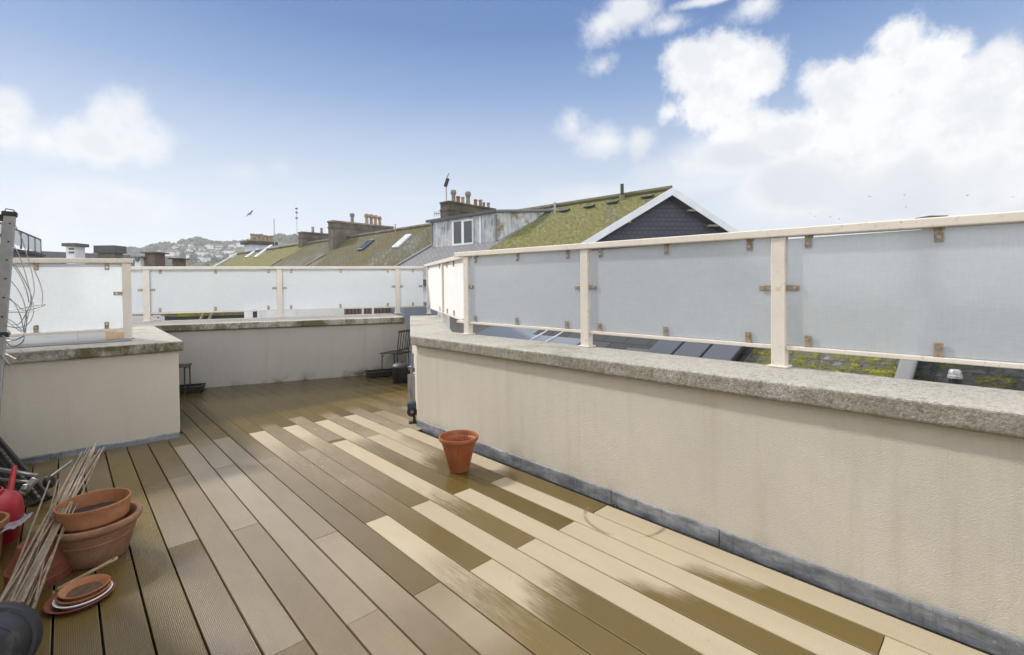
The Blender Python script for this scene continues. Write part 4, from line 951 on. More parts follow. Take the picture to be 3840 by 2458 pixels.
MB().lathe([(.088, .068), (.05, .074), (0, .07)], 40, pc).build('soil', M['soil'], r, smooth=True)
# big terracotta pot and the pot nested in it
def pot(name, label, c, prof, m, mod=None, n=80, parent_parts=()):
    o = MB().lathe(prof, n, c, mod=mod).build(name, m, smooth=True, autos=35); o['label'] = label; o['category'] = 'flower pot'; return o
bp = V3(-2.213, 2.478, .001)
pot('flower_pot', 'big weathered terracotta pot with a thick rolled rim holding a second pot', bp,
    [(.10, 0), (.128, .003), (.134, .012), (.146, .055), (.161, .108), (.1635, .113), (.1665, .121), (.1645, .127), (.168, .135), (.1735, .158), (.177, .170), (.189, .176), (.1965, .187), (.1985, .200), (.194, .211), (.185, .2155), (.174, .212), (.168, .200), (.163, .17), (.15, .11), (.13, .03), (0, .025)], M['terra_clay'])
ip = V3(-2.222, 2.482, .055)
pot('flower_pot', 'orange terracotta pot with a banded rim nested in the big weathered pot', ip,
    [(.07, 0), (.098, .002), (.106, .04), (.120, .10), (.132, .148), (.1455, .154), (.1470, .160), (.1452, .166), (.1485, .180), (.1465, .186), (.1515, .205), (.1500, .211), (.1560, .230), (.1570, .240), (.1545, .2455), (.1485, .2455), (.1445, .235), (.1385, .19), (.128, .135), (.122, .128), (0, .124)], M['terra_pot'])
sl = MB().lathe([(.1365, .176), (.10, .180), (.05, .174), (0, .182)], 40, ip, mod=lambda a, j: 1+.03*math.sin(a*5+j)).build('potting_soil', M['soil'], smooth=True); tag(sl, 'dark old soil at the bottom of the orange nested pot', 'soil')
# stack of upturned pots
sc = V3(-2.315, 2.275, .001)
lab = ['lowest upturned dark terracotta pot of the stack beside the canes', 'second upturned pot from the deck in the dark stack', 'third upturned pot from the deck in the dark stack', 'topmost upturned terracotta pot of the stack with smooth flat base']
for i in range(4):
    z = .022*i; c = sc+V3(.003*math.sin(i*2), .003*math.cos(i*3), z); R_ = .118-.002*i
    p_ = [(R_-.012, .002), (R_, 0), (R_+.001, .02), (R_-.006, .024), (R_-.010, .028), (R_-.030, .085), (.066, .128), (.060, .132), (.012, .132), (.010, .126), (.05, .12), (R_-.036, .08), (R_-.014, .02)]
    o = MB().lathe(p_+[p_[0]], 56, c).build('upturned_pot', M['terra_dark'] if i < 3 else M['terra_dark'], smooth=True, autos=35); tag(o, lab[i], 'flower pot', 'stack of upturned terracotta pots')
# saucers
sx = V3(-1.963, 2.130, .001)
def saucer(label, c, R_, h, m, th=.006):
    o = MB().lathe([(R_*.78, 0), (R_*.84, .002), (R_-.004, h-.004), (R_, h), (R_-th*.6, h+.003), (R_-th*1.6, h), (R_*.84-th, h*.45), (R_*.78-th, .006), (R_*.3, .005), (0, .006)], 64, c).build('plant_saucer', m, smooth=True, autos=35)
    MB().lathe([(R_*.79-th, .0075), (R_*.4, .0095), (0, .0085)], 40, c, mod=lambda a, j: 1-.06*abs(math.sin(a*2.5+R_*90))).build('dried_soil', M['soil_stain'], o, smooth=True)
    return tag(o, label, 'plant saucer', 'stack of plant saucers')
saucer('wide dark red saucer at the bottom of the stack on the boards', sx+V3(-.012, -.004, 0), .122, .022, M['terra_dark'])
saucer('white rimmed saucer second from the bottom of the stack', sx+V3(.002, -.003, .0115), .103, .021, M['white_plastic'])
saucer('orange saucer between the white rimmed one and the top one', sx+V3(.0, .002, .0225), .0955, .022, M['terra_pot'])
saucer('topmost orange terracotta saucer of the stack, empty inside', sx+V3(.001, .004, .0335), .0905, .027, M['terra_pot'])
# wooden handle behind saucers
hb = at_depth(330, 2150, 2.275); ht = at_depth(418, 2104, 2.33)
r = empty('hand_brush', zq(hb, .0), 'pale wooden handled hand brush lying behind the saucers against the big pot', 'brush')
m = MB(); dirh = (ht-hb).normalized(); side = dirh.cross(V3(0, 0, 1)).normalized(); upv = side.cross(dirh)
def slatp(p, w): return p+side*w
base = hb-dirh*.115
outl = [(0, .010), (.10, .009), (.16, .0095), (.20, .013), (.222, .013), (.232, .009)]
pts = [base+dirh*a+side*w for a, w in outl]+[base+dirh*a-side*w for a, w in outl[::-1]]
m.prism([p-upv*.005 for p in pts], upv*.010).build('handle', M['wood_handle'], r, bevel=.003)
MB().cyl(base+dirh*.214-upv*.0062, base+dirh*.214+upv*.0062, .0045, 12).build('hanging_hole', M['black_paint'], r)
hd = base+dirh*.03-V3(0, 0, .012); MB().box(hd, (.10, .034, .016), (dirh, side, upv)).build('brush_head', M['wood_handle'], r, bevel=.004)
m = MB(); rnd = random.Random(2)
for i in range(120):
    q = hd+dirh*rnd.uniform(-.045, .045)+side*rnd.uniform(-.012, .012)-upv*.008; m.tube([q, q-upv*.012+side*rnd.uniform(-.006, .006)], .0012, 4)
m.build('bristles', M['black_paint'], r)
# charcoal bucket lying on its side
ax_ = V3(-.52, .72, -.24).normalized(); rimc = at_depth(-40, 2425, 1.73); bc = rimc-ax_*.20
r = empty('plastic_planter', zq(rimc, 0), 'charcoal plastic planter tipped over at the bottom left corner', 'planter')
MB().lathe([(0, 0), (.080, 0), (.097, .003), (.103, .011), (.111, .07), (.114, .076), (.112, .080), (.121, .142), (.136, .145), (.141, .151), (.145, .192), (.143, .199), (.136, .199), (.130, .19), (.108, .025), (0, .017)], 72, bc, ax_).build('pot', M['dark_plastic'], r, smooth=True, autos=32)
xx, yy, zz = frame(ax_)
for aa in (.6, 1.9, 3.2, 4.6): q = bc+(xx*math.cos(aa)+yy*math.sin(aa))*.062; MB().cyl(q-ax_*.0015, q+ax_*.003, .0055, 12).build('drain_hole', M['black_paint'], r)
# bamboo canes
r = empty('bamboo_canes', V3(-2.3, 2.3, 0), 'bundle of dry bamboo canes leaning over the upturned pots', 'bundle of canes')
rnd = random.Random(11); lo = V3(-2.00, 1.845, .143); hi = V3(-2.70, 3.0, .385)
for i in range(26):
    a = lo+V3(rnd.uniform(-.075, .06), rnd.uniform(-.02, .05), rnd.uniform(-.03, .022)); b = hi+V3(rnd.uniform(-.045, .045), rnd.uniform(-.06, .06), rnd.uniform(-.02, .02))
    if i < 4: b = a.lerp(b, rnd.uniform(.62, .8))+V3(-.05*i*.5-.04, 0, .01)
    else: b = a.lerp(b, rnd.uniform(.93, 1.04))
    n = 9; R_ = rnd.uniform(.0032, .0062); pts = []; rs = []
    for j in range(n+1):
        t = j/n; pts.append(a.lerp(b, t)+V3(0, 0, .006*math.sin(t*5+i))); rs.append(R_*(1-.25*t))
    m = MB(); m.tube(pts, rs, 7)
    for j in range(1, n): m.tube([pts[j]-(b-a).normalized()*.003, pts[j]+(b-a).normalized()*.003], rs[j]*1.22, 7)
    m.build('cane', M['cane'], r, smooth=True)
# red can, pale sheet, clay pot behind
rc = at_depth(-28, 1925, 2.62)
r = empty('watering_can', zq(rc, 0), 'faded red plastic watering can at the left edge of the picture', 'watering can')
MB().lathe([(0, -.19), (.085, -.19), (.105, -.18), (.118, -.10), (.124, -.02), (.118, .045), (.098, .085), (.07, .105), (.045, .112), (.043, .135), (.036, .137), (.03, .11), (0, .1)], 48, rc, V3(.12, -.1, 1), mod=lambda a, j: 1+.025*math.cos(a*6) if 2 < j < 7 else 1).build('body', M['red_plastic'], r, smooth=True)
MB().tube([rc+V3(-.02, .03, .10), rc+V3(-.05, .05, .15), rc+V3(-.12, .06, .15), rc+V3(-.16, .06, .06), rc+V3(-.13, .04, -.06)], .012, 10).build('handle', M['red_plastic'], r, smooth=True)
MB().tube([rc+V3(-.05, .1, -.08), rc+V3(-.16, .25, .05), rc+V3(-.22, .33, .14)], [.022, .016, .012], 10).build('spout', M['red_plastic'], r, smooth=True)
def sheet(name, label, cat, corners, m, amp, n=14, seed=0):
    a, b, c, d = corners; vs = []; fs = []
    for i in range(n+1):
        for j in range(n+1):
            s_, t_ = i/n, j/n; p = a*(1-s_)*(1-t_)+b*s_*(1-t_)+c*s_*t_+d*(1-s_)*t_
            vs.append(p+V3(0, 0, amp*noise.noise(p*9+V3(seed, 0, 0))+amp*.5*noise.noise(p*23)))
    for i in range(n):
        for j in range(n): fs.append((i*(n+1)+j, i*(n+1)+j+1, (i+1)*(n+1)+j+1, (i+1)*(n+1)+j))
    o = MB().add(vs, fs).build(name, m, smooth=True); so = o.modifiers.new('th', 'SOLIDIFY'); so.thickness = .004; return tag(o, label, cat)
q = [at_depth(-60, 2030, 2.30), at_depth(45, 2000, 2.40), at_depth(128, 1925, 2.7), at_depth(20, 1925, 2.9)]
sheet('compost_bag', 'pale lilac plastic bag crumpled under the red watering can', 'plastic bag', q, M['lilac'], .045)
cp = at_depth(-110, 2085, 2.34)
o = MB().lathe([(.09, -.24), (.11, -.05), (.12, -.03), (.135, -.028), (.138, .0), (.132, .006), (.124, .004), (.118, -.03), (.1, -.2), (0, -.2)], 56, zq(cp, .245)).build('flower_pot', M['terra_pot'], smooth=True, autos=35); tag(o, 'terracotta pot half hidden under the pale plastic bag at the left edge', 'flower pot')
# folded black trolley with wire mesh
r = empty('folding_trolley', at_depth(60, 1800, 3.3)*1, 'folded black trolley with wire mesh, grey clamp and silver bars behind the canes', 'trolley'); r.location.z = 0
ta = at_depth(-40, 1605, 3.45); tb_ = at_depth(188, 1868, 3.12); tc = at_depth(-150, 1990, 2.95); td = at_depth(-200, 1680, 3.3)
MB().tube([ta, ta.lerp(tb_, .5), tb_], .0135, 10).build('frame_tube', M['black_metal'], r, smooth=True)
MB().tube([tb_, tb_.lerp(tc, .5)-V3(0, 0, .01), tc], .011, 10).build('frame_tube', M['black_metal'], r, smooth=True)
MB().tube([ta+V3(-.02, 0, -.03), tb_+V3(-.04, -.01, -.02)], .008, 8).build('frame_tube', M['alu'], r, smooth=True)
m = MB()
for i in range(1, 19):
    t = i/19; m.tube([ta.lerp(tb_, t)-V3(0, .01, .01), td.lerp(tc, t)-V3(0, .01, .01)], .0030, 5); 
for i in range(1, 13):
    t = i/13; m.tube([ta.lerp(td, t)-V3(0, .015, .01), tb_.lerp(tc, t)-V3(0, .015, .01)], .0030, 5)
m.build('wire_mesh', M['rust_iron'], r)
back = [p+V3(-.02, .06, -.05) for p in (ta, tb_, tc, td)]
MB().prism(back, V3(-.01, .01, -.006)).build('fabric_panel', M['black_metal'], r)
b0 = at_depth(-30, 1757, 3.12); b1 = at_depth(138, 1785, 3.05)
MB().beam(b0, b1, .022, .022).build('silver_bar', M['alu'], r, bevel=.004); MB().beam(b0+V3(0, -.03, -.05), b1+V3(.0, -.03, -.03), .014, .014).build('silver_bar', M['alu'], r, bevel=.003)
g0 = at_depth(136, 1794, 3.02); g1 = at_depth(76, 1856, 2.95); m = MB().beam(g0, g1, .05, .032); m.beam(g0.lerp(g1, .35)+V3(.0, -.02, .0), g0.lerp(g1, .75)+V3(.02, -.02, 0), .03, .05); m.build('clamp', M['alu'], r, bevel=.008)
k0 = at_depth(184, 1808, 3.1); MB().lathe([(.0, -.02), (.03, -.02), (.042, -.008), (.042, .008), (.03, .02), (0, .02)], 24, k0, V3(.8, .3, .2)).build('wheel', M['black_metal'], r, smooth=True)
k1 = at_depth(176, 1800, 3.08); k2 = at_depth(272, 1728, 3.3); MB().beam(k1, k2, .012, .016).build('strut', M['alu'], r, bevel=.003)
MB().box(at_depth(292, 1820, 3.2), (.05, .03, .16), frame(V3(-.2, .3, 1))).build('grip', M['black_metal'], r, bevel=.01)
# ladder leaning by the left wall
ltop = at_depth(36, 806, 3.66); lbot = V3(-3.685, 3.28, .0); lz = (ltop-lbot).normalized(); lx = V3(.80, .60, 0); lx = (lx-lz*lx.dot(lz)).normalized(); ly = lz.cross(lx)
r = empty('ladder', lbot, 'aluminium ladder with black end caps at the left edge of the picture', 'ladder')
for s_, off in ((0, 0.), (1, -.38)):
    o_ = lbot+lx*off
    st = MB().obox(o_-lx*.035-ly*.014, lx*.070, ly*.028, ltop-lbot).build('stile', M['alu'], r, bevel=.004)
    tp_ = o_+(ltop-lbot)
    MB().box(tp_+lz*.004, (.084, .042, .036), (lx, ly, lz)).build('end_cap', M['black_metal'], r, bevel=.005)
    if s_ == 0: MB().tube([tp_-lx*.028+lz*.02, tp_-lx*.022+lz*.046, tp_+lx*.02+lz*.040, tp_+lx*.033+lz*.012], .004, 8).build('handle', M['black_metal'], r, smooth=True)
    L_ = (ltop-lbot).length
    for i in range(1, int(L_/.145)):
        q = o_+lz*(L_-.145*i+.07); MB().cyl(q-ly*.0165+lx*.008, q+ly*.0165+lx*.008, .0065, 10).build('bolt', M['black_metal'], r, smooth=True)
    q = o_+lz*(L_*.545); MB().box(q, (.098, .05, .034), (lx, ly, lz)).build('bracket', M['black_metal'], r, bevel=.005)
for i in range(1, 8):
    q = lbot+lz*(.28*i-.08); MB().cyl(q-lx*.345, q-lx*.035, .016, 12).build('rung', M['alu'], r, smooth=True)
q = lbot+lz*(L_*.985); MB().beam(q-lx*.36, q-lx*.03, .04, .05).build('cross_bar', M['black_metal'], r)
# tangle of wire by the ladder
r = None; m = MB()
def P3(x, y, dy=0.): return at_depth(x/2.408, 760+y/2.406, 3.52+dy)
WR = [[(125, 185), (190, 310), (245, 480), (290, 640), (310, 790), (285, 900), (240, 1000), (215, 1160)], [(105, 360), (160, 450), (210, 580), (255, 740), (280, 880), (240, 990), (170, 1095), (60, 1090)],
 [(110, 550), (190, 680), (240, 800), (262, 900)], [(130, 550), (215, 690), (268, 800), (290, 900), (250, 1030), (230, 1180)], [(310, 610), (365, 740), (385, 850), (370, 940), (300, 985), (150, 990), (50, 990)],
 [(75, 680), (150, 770), (205, 870), (235, 980), (240, 1100), (215, 1180)], [(60, 840), (130, 910), (190, 1040), (215, 1165)], [(55, 850), (150, 920), (215, 975), (330, 955), (410, 925)], [(50, 975), (180, 960), (300, 935), (408, 920)],
 [(45, 1040), (120, 1080), (205, 1160)], [(50, 1050), (110, 1110), (200, 1170)], [(40, 1130), (95, 1185), (30, 1210)], [(30, 1150), (80, 1190)], [(40, 1110), (150, 1130), (250, 1100), (300, 1010), (300, 900)],
 [(20, 1200), (120, 1240), (210, 1200), (215, 1240)], [(20, 1220), (110, 1300), (190, 1270), (220, 1230)], [(0, 1350), (80, 1380), (150, 1412), (185, 1370), (190, 1330)], [(5, 1370), (50, 1420), (96, 1474)], [(0, 1400), (60, 1440), (94, 1476)], [(20, 1255), (140, 1240), (215, 1205)]]
def smoothp(p, n=5):
    out = []
    for i in range(len(p)-1):
        p0, p1, p2, p3 = p[max(i-1, 0)], p[i], p[i+1], p[min(i+2, len(p)-1)]
        for j in range(n):
            t = j/n; out.append(.5*((2*p1)+(p2-p0)*t+(2*p0-5*p1+4*p2-p3)*t*t+(3*p1-p0-3*p2+p3)*t**3))
    return out+[p[-1]]
for i, w_ in enumerate(WR):
    pts = smoothp([P3(x, y, .10*math.sin(i*1.7+j*.8)) for j, (x, y) in enumerate(w_)]); m.tube(pts, .0028 if i < 15 else .0045, 6)
r = m.build('wire_tangle', M['wire'], smooth=True); tag(r, 'tangle of thin pale wires springing out beside the ladder', 'wire')
# hidden-corner things: chair, stool, bin, scooter
def wi_chair(c, yaw, label):
    r = empty('metal_chair', c, label, 'chair', 'dark metal chairs by the rear wall'); x = V3(math.cos(yaw), math.sin(yaw), 0); y = V3(-x.y, x.x, 0); Z = V3(0, 0, 1); T = lambda a, b, h: c+x*a+y*b+Z*h
    for a, b in ((-.18, -.17), (.18, -.17)): MB().tube([T(a, b, 0), T(a*.97, b, .43)], .010, 8).build('leg', M['rust_iron'], r, smooth=True)
    for a in (-.17, .17): MB().tube([T(a, .19, 0), T(a, .17, .43), T(a, .20, .62), T(a, .235, .84)], .010, 8).build('leg', M['rust_iron'], r, smooth=True)
    m = MB()
    for i in range(8): m.box(T(-.175+.05*i, 0, .44), (.034, .39, .012), (x, y, Z))
    for b in (-.19, .19): m.box(T(0, b, .432), (.40, .022, .018), (x, y, Z))
    m.build('seat', M['rust_iron'], r, bevel=.003)
    m = MB(); m.box(T(0, .235, .845), (.37, .022, .04), (x, y, Z)); m.box(T(0, .18, .50), (.34, .018, .022), (x, y, Z))
    for i in range(4): a = -.11+.073*i; m.tube([T(a, .182, .50), T(a, .236, .84)], .0075, 8)
    m.build('backrest', M['rust_iron'], r)
    m = MB()
    for a in (-.18, .18): m.tube([T(a, -.17, .33), T(a*.75, -.165, .40), T(a*.5, -.165, .43)], .006, 6)
    m.build('brace', M['rust_iron'], r); return r
ch_c = on_wall(1484, 1400, BL-BWn*.27, BR_-BWn*.27); ch_c.z = .001
o = wi_chair(ch_c, math.atan2(-BWd.x, BWd.y)-rad(48), 'dark wrought metal chair in the corner behind the black bin'); o.scale = (.86, .86, .86)
c2_ = on_wall(655, 1440, BL-BWn*.30, BR_-BWn*.30); c2_.z = .001
o = wi_chair(c2_, math.atan2(BWd.x, -BWd.y), 'dark metal chair mostly hidden behind the corner block'); o.scale = (.86, .86, .86)
def trough(c, ln, label):
    r = empty('metal_trough', c, label, 'trough', 'low dark metal troughs on the floor'); m = MB(); Z = V3(0, 0, 1)
    for s_ in (-1, 1): m.box(c+BWn*.13*s_+Z*.04, (ln, .012, .055), (BWd, BWn, Z)); m.box(c+BWd*(ln/2-.006)*s_+Z*.04, (.012, .25, .053), (BWd, BWn, Z))
    m.box(c+Z*.022, (ln-.02, .25, .012), (BWd, BWn, Z)); m.build('tray', M['black_metal'], r)
    m = MB()
    for s_ in (-1, 1): m.box(c+BWn*.13*s_+Z*.074, (ln+.03, .03, .014), (BWd, BWn, Z)); m.box(c+BWd*(ln/2)*s_+Z*.073, (.03, .27, .012), (BWd, BWn, Z))
    m.build('rim', M['black_metal'], r)
    for s_ in (-1, 1):
        for q_ in (-1, 1): MB().box(c+BWd*(ln/2-.03)*s_+BWn*.11*q_+Z*.01, (.03, .03, .02), (BWd, BWn, Z)).build('foot', M['black_metal'], r)
    MB().box(c+Z*.042, (ln-.03, .24, .028), (BWd, BWn, Z)).build('soil', M['soil'], r); return r
t1 = on_wall(1376, 1400, BL-BWn*.16, BR_-BWn*.16); t1.z = .001; trough(t1+BWd*.36, .72, 'low dark metal trough on the floor below the corner chair')
t2 = on_wall(760, 1440, BL-BWn*.2, BR_-BWn*.2); t2.z = .001; trough(t2-BWd*.40, .80, 'low dark metal trough peeping out from behind the corner block')
bn_ = on_z(1508, 1420); bn_ = on_z(1507, 1432); bn_.z = .001
r = empty('lidded_bin', bn_, 'black round lidded bin standing in front of the corner chair', 'bin')
MB().lathe([(.11, 0), (.122, .004), (.128, .02), (.133, .21), (.134, .225)], 48, bn_).build('drum', M['black_metal'], r, smooth=True)
MB().lathe([(.142, .215), (.144, .222), (.142, .236), (.125, .262), (.085, .282), (.03, .288), (0, .289)], 48, bn_).build('lid', M['dark_plastic'], r, smooth=True)
MB().lathe([(.022, .286), (.026, .296), (.02, .304), (0, .306)], 24, bn_).build('knob', M['dark_plastic'], r, smooth=True)
for i in range(6): a = i*math.pi/3; MB().box(bn_+V3(math.cos(a)*.1335, math.sin(a)*.1335, .11), (.006, .02, .18), (V3(math.cos(a), math.sin(a), 0), V3(-math.sin(a), math.cos(a), 0), V3(0, 0, 1))).build('rib', M['black_metal'], r)
# folded scooter leaning on the return wall just round the corner
fwd = FWd; fin = V3(FWn.x, FWn.y, 0); fin = fin if fin.x < 0 else -fin                # into the terrace
s0 = A-FWd*.12+fin*.02
r = empty('folded_scooter', zq(s0, 0), 'folded silver scooter with a black wheel leaning just round the corner of the long wall', 'scooter')
Zv = V3(0, 0, 1); S = lambda along, out, h: s0-FWd*along+fin*(out*.55-.005)+Zv*h
MB().prism([S(.02, .012, .72), S(.14, .012, .72), S(.14, .085, .34), S(.02, .085, .34)], fin*.014).build('deck_board', M['alu'], r, bevel=.004)
MB().tube([S(.05, .03, .66), S(.05, .055, .52)], .009, 8).build('grip', M['black_metal'], r, smooth=True)
MB().tube([S(.08, .105, .35), S(.03, .03, .20)], .012, 8).build('steering_tube', M['alu'], r, smooth=True)
MB().tube([S(.05, .075, .36), S(.0, .01, .23)], .010, 8).build('steering_tube', M['alu'], r, smooth=True)
MB().box(S(.02, .07, .19), (.10, .09, .07), (FWd, fin, Zv)).build('clamp', M['blue_cloth'], r, bevel=.012)
MB().lathe([(.018, -.016), (.045, -.016), (.052, -.008), (.052, .008), (.045, .016), (.018, .016), (.018, -.016)], 32, S(.03, .065, .12), FWd+Zv*.05).build('wheel', M['black_metal'], r, smooth=True)
MB().lathe([(0, -.012), (.02, -.012), (.02, .012), (0, .012)], 20, S(.03, .065, .12), FWd+Zv*.05).build('hub', M['alu'], r, smooth=True)
MB().beam(S(.02, .02, .0), S(.02, .03, .11), .03, .03).build('stand', M['black_metal'], r); MB().box(S(.04, .045, .008), (.07, .09, .015), (FWd, fin, Zv)).build('foot', M['dark_plastic'], r, bevel=.004)
# two dark crumbs of dirt by the flashing
for i, (u, v) in enumerate(((2300, 1897), (2313, 1901))):
    p = on_z(u, v, .008); m = MB(); bmx = bmesh.new(); bmesh.ops.create_icosphere(bmx, subdivisions=2, radius=.012-.003*i)
    vs = [p+v_.co*(1+.5*noise.noise(v_.co*120+V3(i*5, 0, 0))) for v_ in bmx.verts]; fs = [tuple(v_.index for v_ in f.verts) for f in bmx.faces]; bmx.free()
    o = m.add(vs, fs).build('dirt_clod', M['soil'], smooth=True); tag(o, ('larger dark dirt clod beside the zinc flashing', 'smaller dark dirt clod touching the larger one')[i], 'dirt clod', 'dirt clods by the flashing')

# ================================================================== SKY, SUN, CAMERA
SUN_AZ = V3(-.87, .50, 0).normalized(); SUN_EL = rad(38)
sd = bpy.data.lights.new('sun', 'SUN'); sd.energy = 2.6; sd.angle = rad(3); sd.color = (1, .955, .88)
so = bpy.data.objects.new('sun', sd); COL.objects.link(so)
sv = V3(SUN_AZ.x*math.cos(SUN_EL), SUN_AZ.y*math.cos(SUN_EL), math.sin(SUN_EL)); so.rotation_euler = (-sv).to_track_quat('-Z', 'Y').to_euler()
w = bpy.data.worlds.new('World'); scene.world = w; w.use_nodes = True; T = w.node_tree; T.nodes.clear()
def wn(typ, **kw):
    o = T.nodes.new(typ)
    for k_, v_ in kw.items(): setattr(o, k_, v_)
    return o
def wm(op, a, b=None, c=None):
    o = wn('ShaderNodeMath', operation=op)
    for i, x in enumerate((a, b, c)):
        if x is None: continue
        if isinstance(x, (int, float)): o.inputs[i].default_value = x
        else: T.links.new(x, o.inputs[i])
    return o.outputs[0]
def wr(f, a, b, c=0., d=1.):
    o = wn('ShaderNodeMapRange', interpolation_type='SMOOTHSTEP')
    for k_, v_ in zip((1, 2, 3, 4), (a, b, c, d)): o.inputs[k_].default_value = v_
    T.links.new(f, o.inputs[0]); return o.outputs[0]
def wmix(f, a, b):
    o = wn('ShaderNodeMix', data_type='RGBA')
    for s_, x in ((0, f), (6, a), (7, b)):
        if isinstance(x, (int, float, tuple)): o.inputs[s_].default_value = x
        else: T.links.new(x, o.inputs[s_])
    return o.outputs[2]
sky = wn('ShaderNodeTexSky', sky_type='NISHITA'); sky.sun_disc = False; sky.sun_elevation = SUN_EL; sky.sun_rotation = math.atan2(SUN_AZ.x, SUN_AZ.y)
sky.air_density = 1.0; sky.dust_density = .6; sky.ozone_density = 1.4
tc = wn('ShaderNodeTexCoord'); dirv = tc.outputs['Generated']
nz = wn('ShaderNodeTexNoise'); nz.inputs['Scale'].default_value = 9; nz.inputs['Detail'].default_value = 8; nz.inputs['Roughness'].default_value = .58; T.links.new(dirv, nz.inputs['Vector'])
nz2 = wn('ShaderNodeTexNoise'); nz2.inputs['Scale'].default_value = 3.2; nz2.inputs['Detail'].default_value = 5; T.links.new(dirv, nz2.inputs['Vector'])
nz3 = wn('ShaderNodeTexNoise'); nz3.inputs['Scale'].default_value = 24; nz3.inputs['Detail'].default_value = 9; nz3.inputs['Roughness'].default_value = .68; T.links.new(dirv, nz3.inputs['Vector'])
def wdot(v):
    o = wn('ShaderNodeVectorMath', operation='DOT_PRODUCT'); T.links.new(dirv, o.inputs[0]); o.inputs[1].default_value = v; return o.outputs['Value']
K = 3840/2406
def blobs(lst):
    acc = None
    for (x, y, a, b) in lst:
        c = ray(x*K, y*K).normalized(); er = V3(c.y, -c.x, 0).normalized(); eu = er.cross(c)
        # angular radii
        sa = (ray((x+a)*K, y*K).normalized()-c).length; sb = (ray(x*K, (y+b)*K).normalized()-c).length
        r2 = wm('ADD', wm('POWER', wm('MULTIPLY', wdot(er), 1/sa), 2), wm('POWER', wm('MULTIPLY', wdot(eu), 1/sb), 2))
        f = wm('MULTIPLY', wm('SUBTRACT', 1, wm('SQRT', r2)), (a+b)/2/95); acc = f if acc is None else wm('SMOOTH_MAX', acc, f, .2)
    return acc
HEAPS = [(2110, 95, 70, 60), (2190, 160, 110, 95), (2060, 190, 95, 80), (1965, 205, 75, 75), (2345, 190, 80, 100), (2270, 300, 190, 160), (2060, 330, 190, 120), (1915, 190, 40, 40), (2400, 320, 120, 150),
 (1700, 165, 125, 80), (1645, 160, 90, 70), (1765, 180, 80, 75), (1680, 250, 110, 70), (1745, 310, 120, 55), (1575, 265, 34, 26), (1600, 130, 50, 40), (1850, 330, 120, 70), (1950, 300, 90, 80), (2390, 420, 90, 80)]
BASE = [(2150, 430, 330, 95), (1900, 430, 190, 80), (1750, 360, 150, 50), (2300, 420, 150, 100)]
PUFF = [(1420, 55, 62, 46), (1475, 20, 62, 40), (1565, 58, 46, 20), (1780, 12, 62, 34), (1690, -6, 110, 14), (1415, 155, 30, 18), (1345, 292, 32, 34), (1420, 335, 60, 36), (1500, 330, 32, 38), (1625, 395, 60, 36),
 (20, 262, 58, 58), (10, 310, 75, 55), (250, 288, 62, 66), (325, 335, 88, 66), (215, 340, 130, 62), (110, 335, 70, 40), (300, 262, 45, 50)]
WISP = [(570, 405, 42, 20), (660, 395, 24, 16), (1700, 400, 260, 60), (250, 480, 200, 60), (60, 520, 90, 60), (1400, 470, 150, 40)]
dn = wm('ADD', wm('MULTIPLY', wm('SUBTRACT', nz.outputs['Fac'], .5), 1.15), wm('MULTIPLY', wm('SUBTRACT', nz3.outputs['Fac'], .5), 1.0))
hb_ = wm('ADD', blobs(HEAPS), dn); pb_ = wm('ADD', blobs(PUFF), wm('MULTIPLY', dn, 1.0)); bb_ = wm('ADD', blobs(BASE), wm('MULTIPLY', dn, .6)); wb_ = wm('ADD', blobs(WISP), dn)
m_heap = wr(hb_, -.13, .32); m_puff = wm('MULTIPLY', wr(pb_, -.20, .50), .93); m_base = wm('MULTIPLY', wr(bb_, -.75, .5), .92); m_wisp = wm('MULTIPLY', wr(wb_, -.25, .7), .5)
mask = wm('MAXIMUM', wm('MAXIMUM', m_heap, m_puff), wm('MAXIMUM', m_base, m_wisp))
shade = wm('MAXIMUM', wm('MULTIPLY', wr(bb_, -.05, .6), wm('SUBTRACT', 1, wr(hb_, .35, .95))), wm('MULTIPLY', wr(pb_, .05, .7), .75))
shade = wm('MULTIPLY', shade, wr(nz2.outputs['Fac'], .28, .6)); shade = wm('MAXIMUM', shade, wm('MULTIPLY', wr(wm('ADD', wm('MULTIPLY', nz.outputs['Fac'], .6), wm('MULTIPLY', nz3.outputs['Fac'], .4)), .43, .60), .72))
SKYS, EXPO = .15, .5
KK = 1/(SKYS*2**EXPO)
sx_ = wn('ShaderNodeSeparateXYZ'); T.links.new(dirv, sx_.inputs[0]); elev = sx_.outputs['Z']
def disp(r, g, b, f=1.): c = srgb(r, g, b); return (c[0]*KK*f, c[1]*KK*f, c[2]*KK*f, 1)
grad = wn('ShaderNodeValToRGB'); T.links.new(elev, grad.inputs[0]); ge = grad.color_ramp.elements
stops = [(0., (236, 241, 248)), (.07, (234, 240, 248)), (.18, (218, 228, 242)), (.285, (183, 201, 229)), (.37, (142, 171, 214)), (.47, (104, 139, 194)), (1., (72, 110, 176))]
while len(ge) < len(stops): ge.new(.5)
for e_, (p_, c_) in zip(ge, stops): e_.position = p_; e_.color = srgb(*c_)
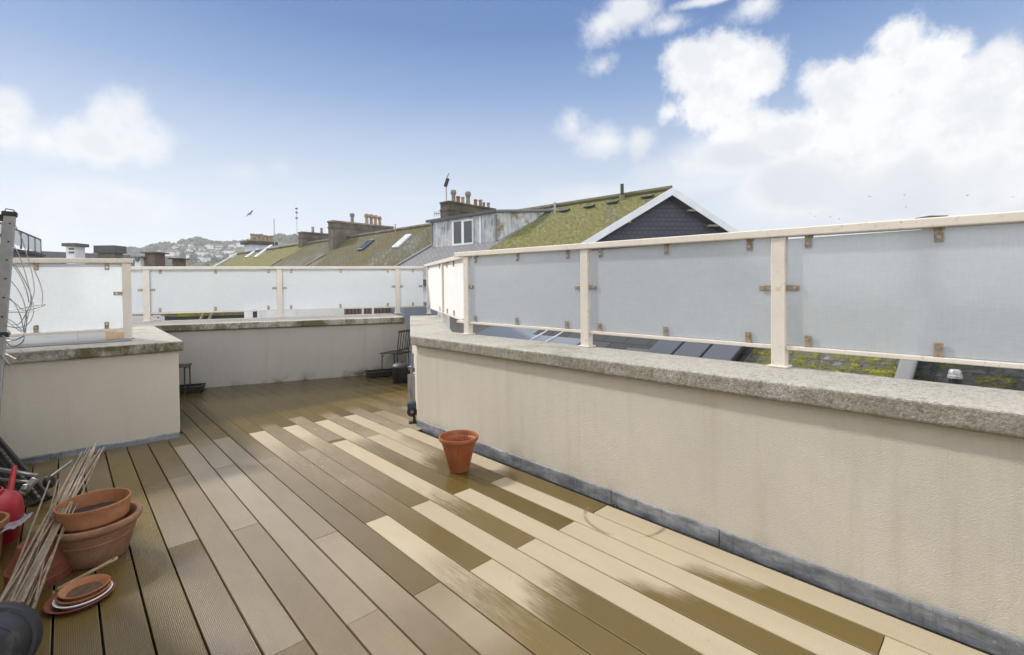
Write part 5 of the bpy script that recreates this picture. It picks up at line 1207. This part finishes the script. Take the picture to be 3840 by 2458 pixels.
gm = wn('ShaderNodeVectorMath', operation='SCALE'); T.links.new(grad.outputs[0], gm.inputs[0]); gm.inputs['Scale'].default_value = KK
skyc = wmix(.96, sky.outputs[0], gm.outputs[0])
cloud = wmix(wm('MULTIPLY', shade, .9), disp(253, 254, 255, 1.02), disp(226, 230, 238))
col = wmix(mask, skyc, cloud)
# broken bright cloud added unseen over and behind the viewpoint for fill light
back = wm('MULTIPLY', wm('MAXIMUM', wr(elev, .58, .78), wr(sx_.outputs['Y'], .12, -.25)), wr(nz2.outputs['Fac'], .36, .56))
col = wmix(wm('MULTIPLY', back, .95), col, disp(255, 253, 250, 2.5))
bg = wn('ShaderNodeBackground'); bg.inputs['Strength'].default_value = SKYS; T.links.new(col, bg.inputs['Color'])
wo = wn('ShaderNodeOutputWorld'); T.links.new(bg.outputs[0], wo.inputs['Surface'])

cam = bpy.data.cameras.new('camera'); co = bpy.data.objects.new('camera', cam); COL.objects.link(co); scene.camera = co
cam.sensor_fit = 'HORIZONTAL'; cam.sensor_width = 36; cam.lens = 36*F/3840; cam.shift_x = 0; cam.shift_y = -(1229-CY)/3840; cam.clip_start = .05; cam.clip_end = 8000
mw = Matrix.Identity(4)
for i, c in enumerate((RT, UP, -FWD)):
    for j in range(3): mw[j][i] = c[j]
mw.translation = EYEP; co.matrix_world = mw
scene.view_settings.view_transform = 'Standard'; scene.view_settings.look = 'None'; scene.view_settings.exposure = EXPO; scene.view_settings.gamma = 1
scene.render.engine = 'CYCLES'; scene.cycles.max_bounces = 10; scene.cycles.diffuse_bounces = 4; scene.cycles.glossy_bounces = 3; scene.cycles.transmission_bounces = 8; scene.cycles.transparent_max_bounces = 12
scene.cycles.sample_clamp_indirect = 6; scene.cycles.caustics_reflective = False; scene.cycles.caustics_refractive = True; scene.cycles.use_denoising = True; scene.cycles.use_adaptive_sampling = True; scene.cycles.adaptive_threshold = .015
try: scene.cycles.denoiser = 'OPENIMAGEDENOISE'; scene.cycles.denoising_input_passes = 'RGB_ALBEDO_NORMAL'
except Exception: pass
scene.render.resolution_x = 1024; scene.render.resolution_y = 655
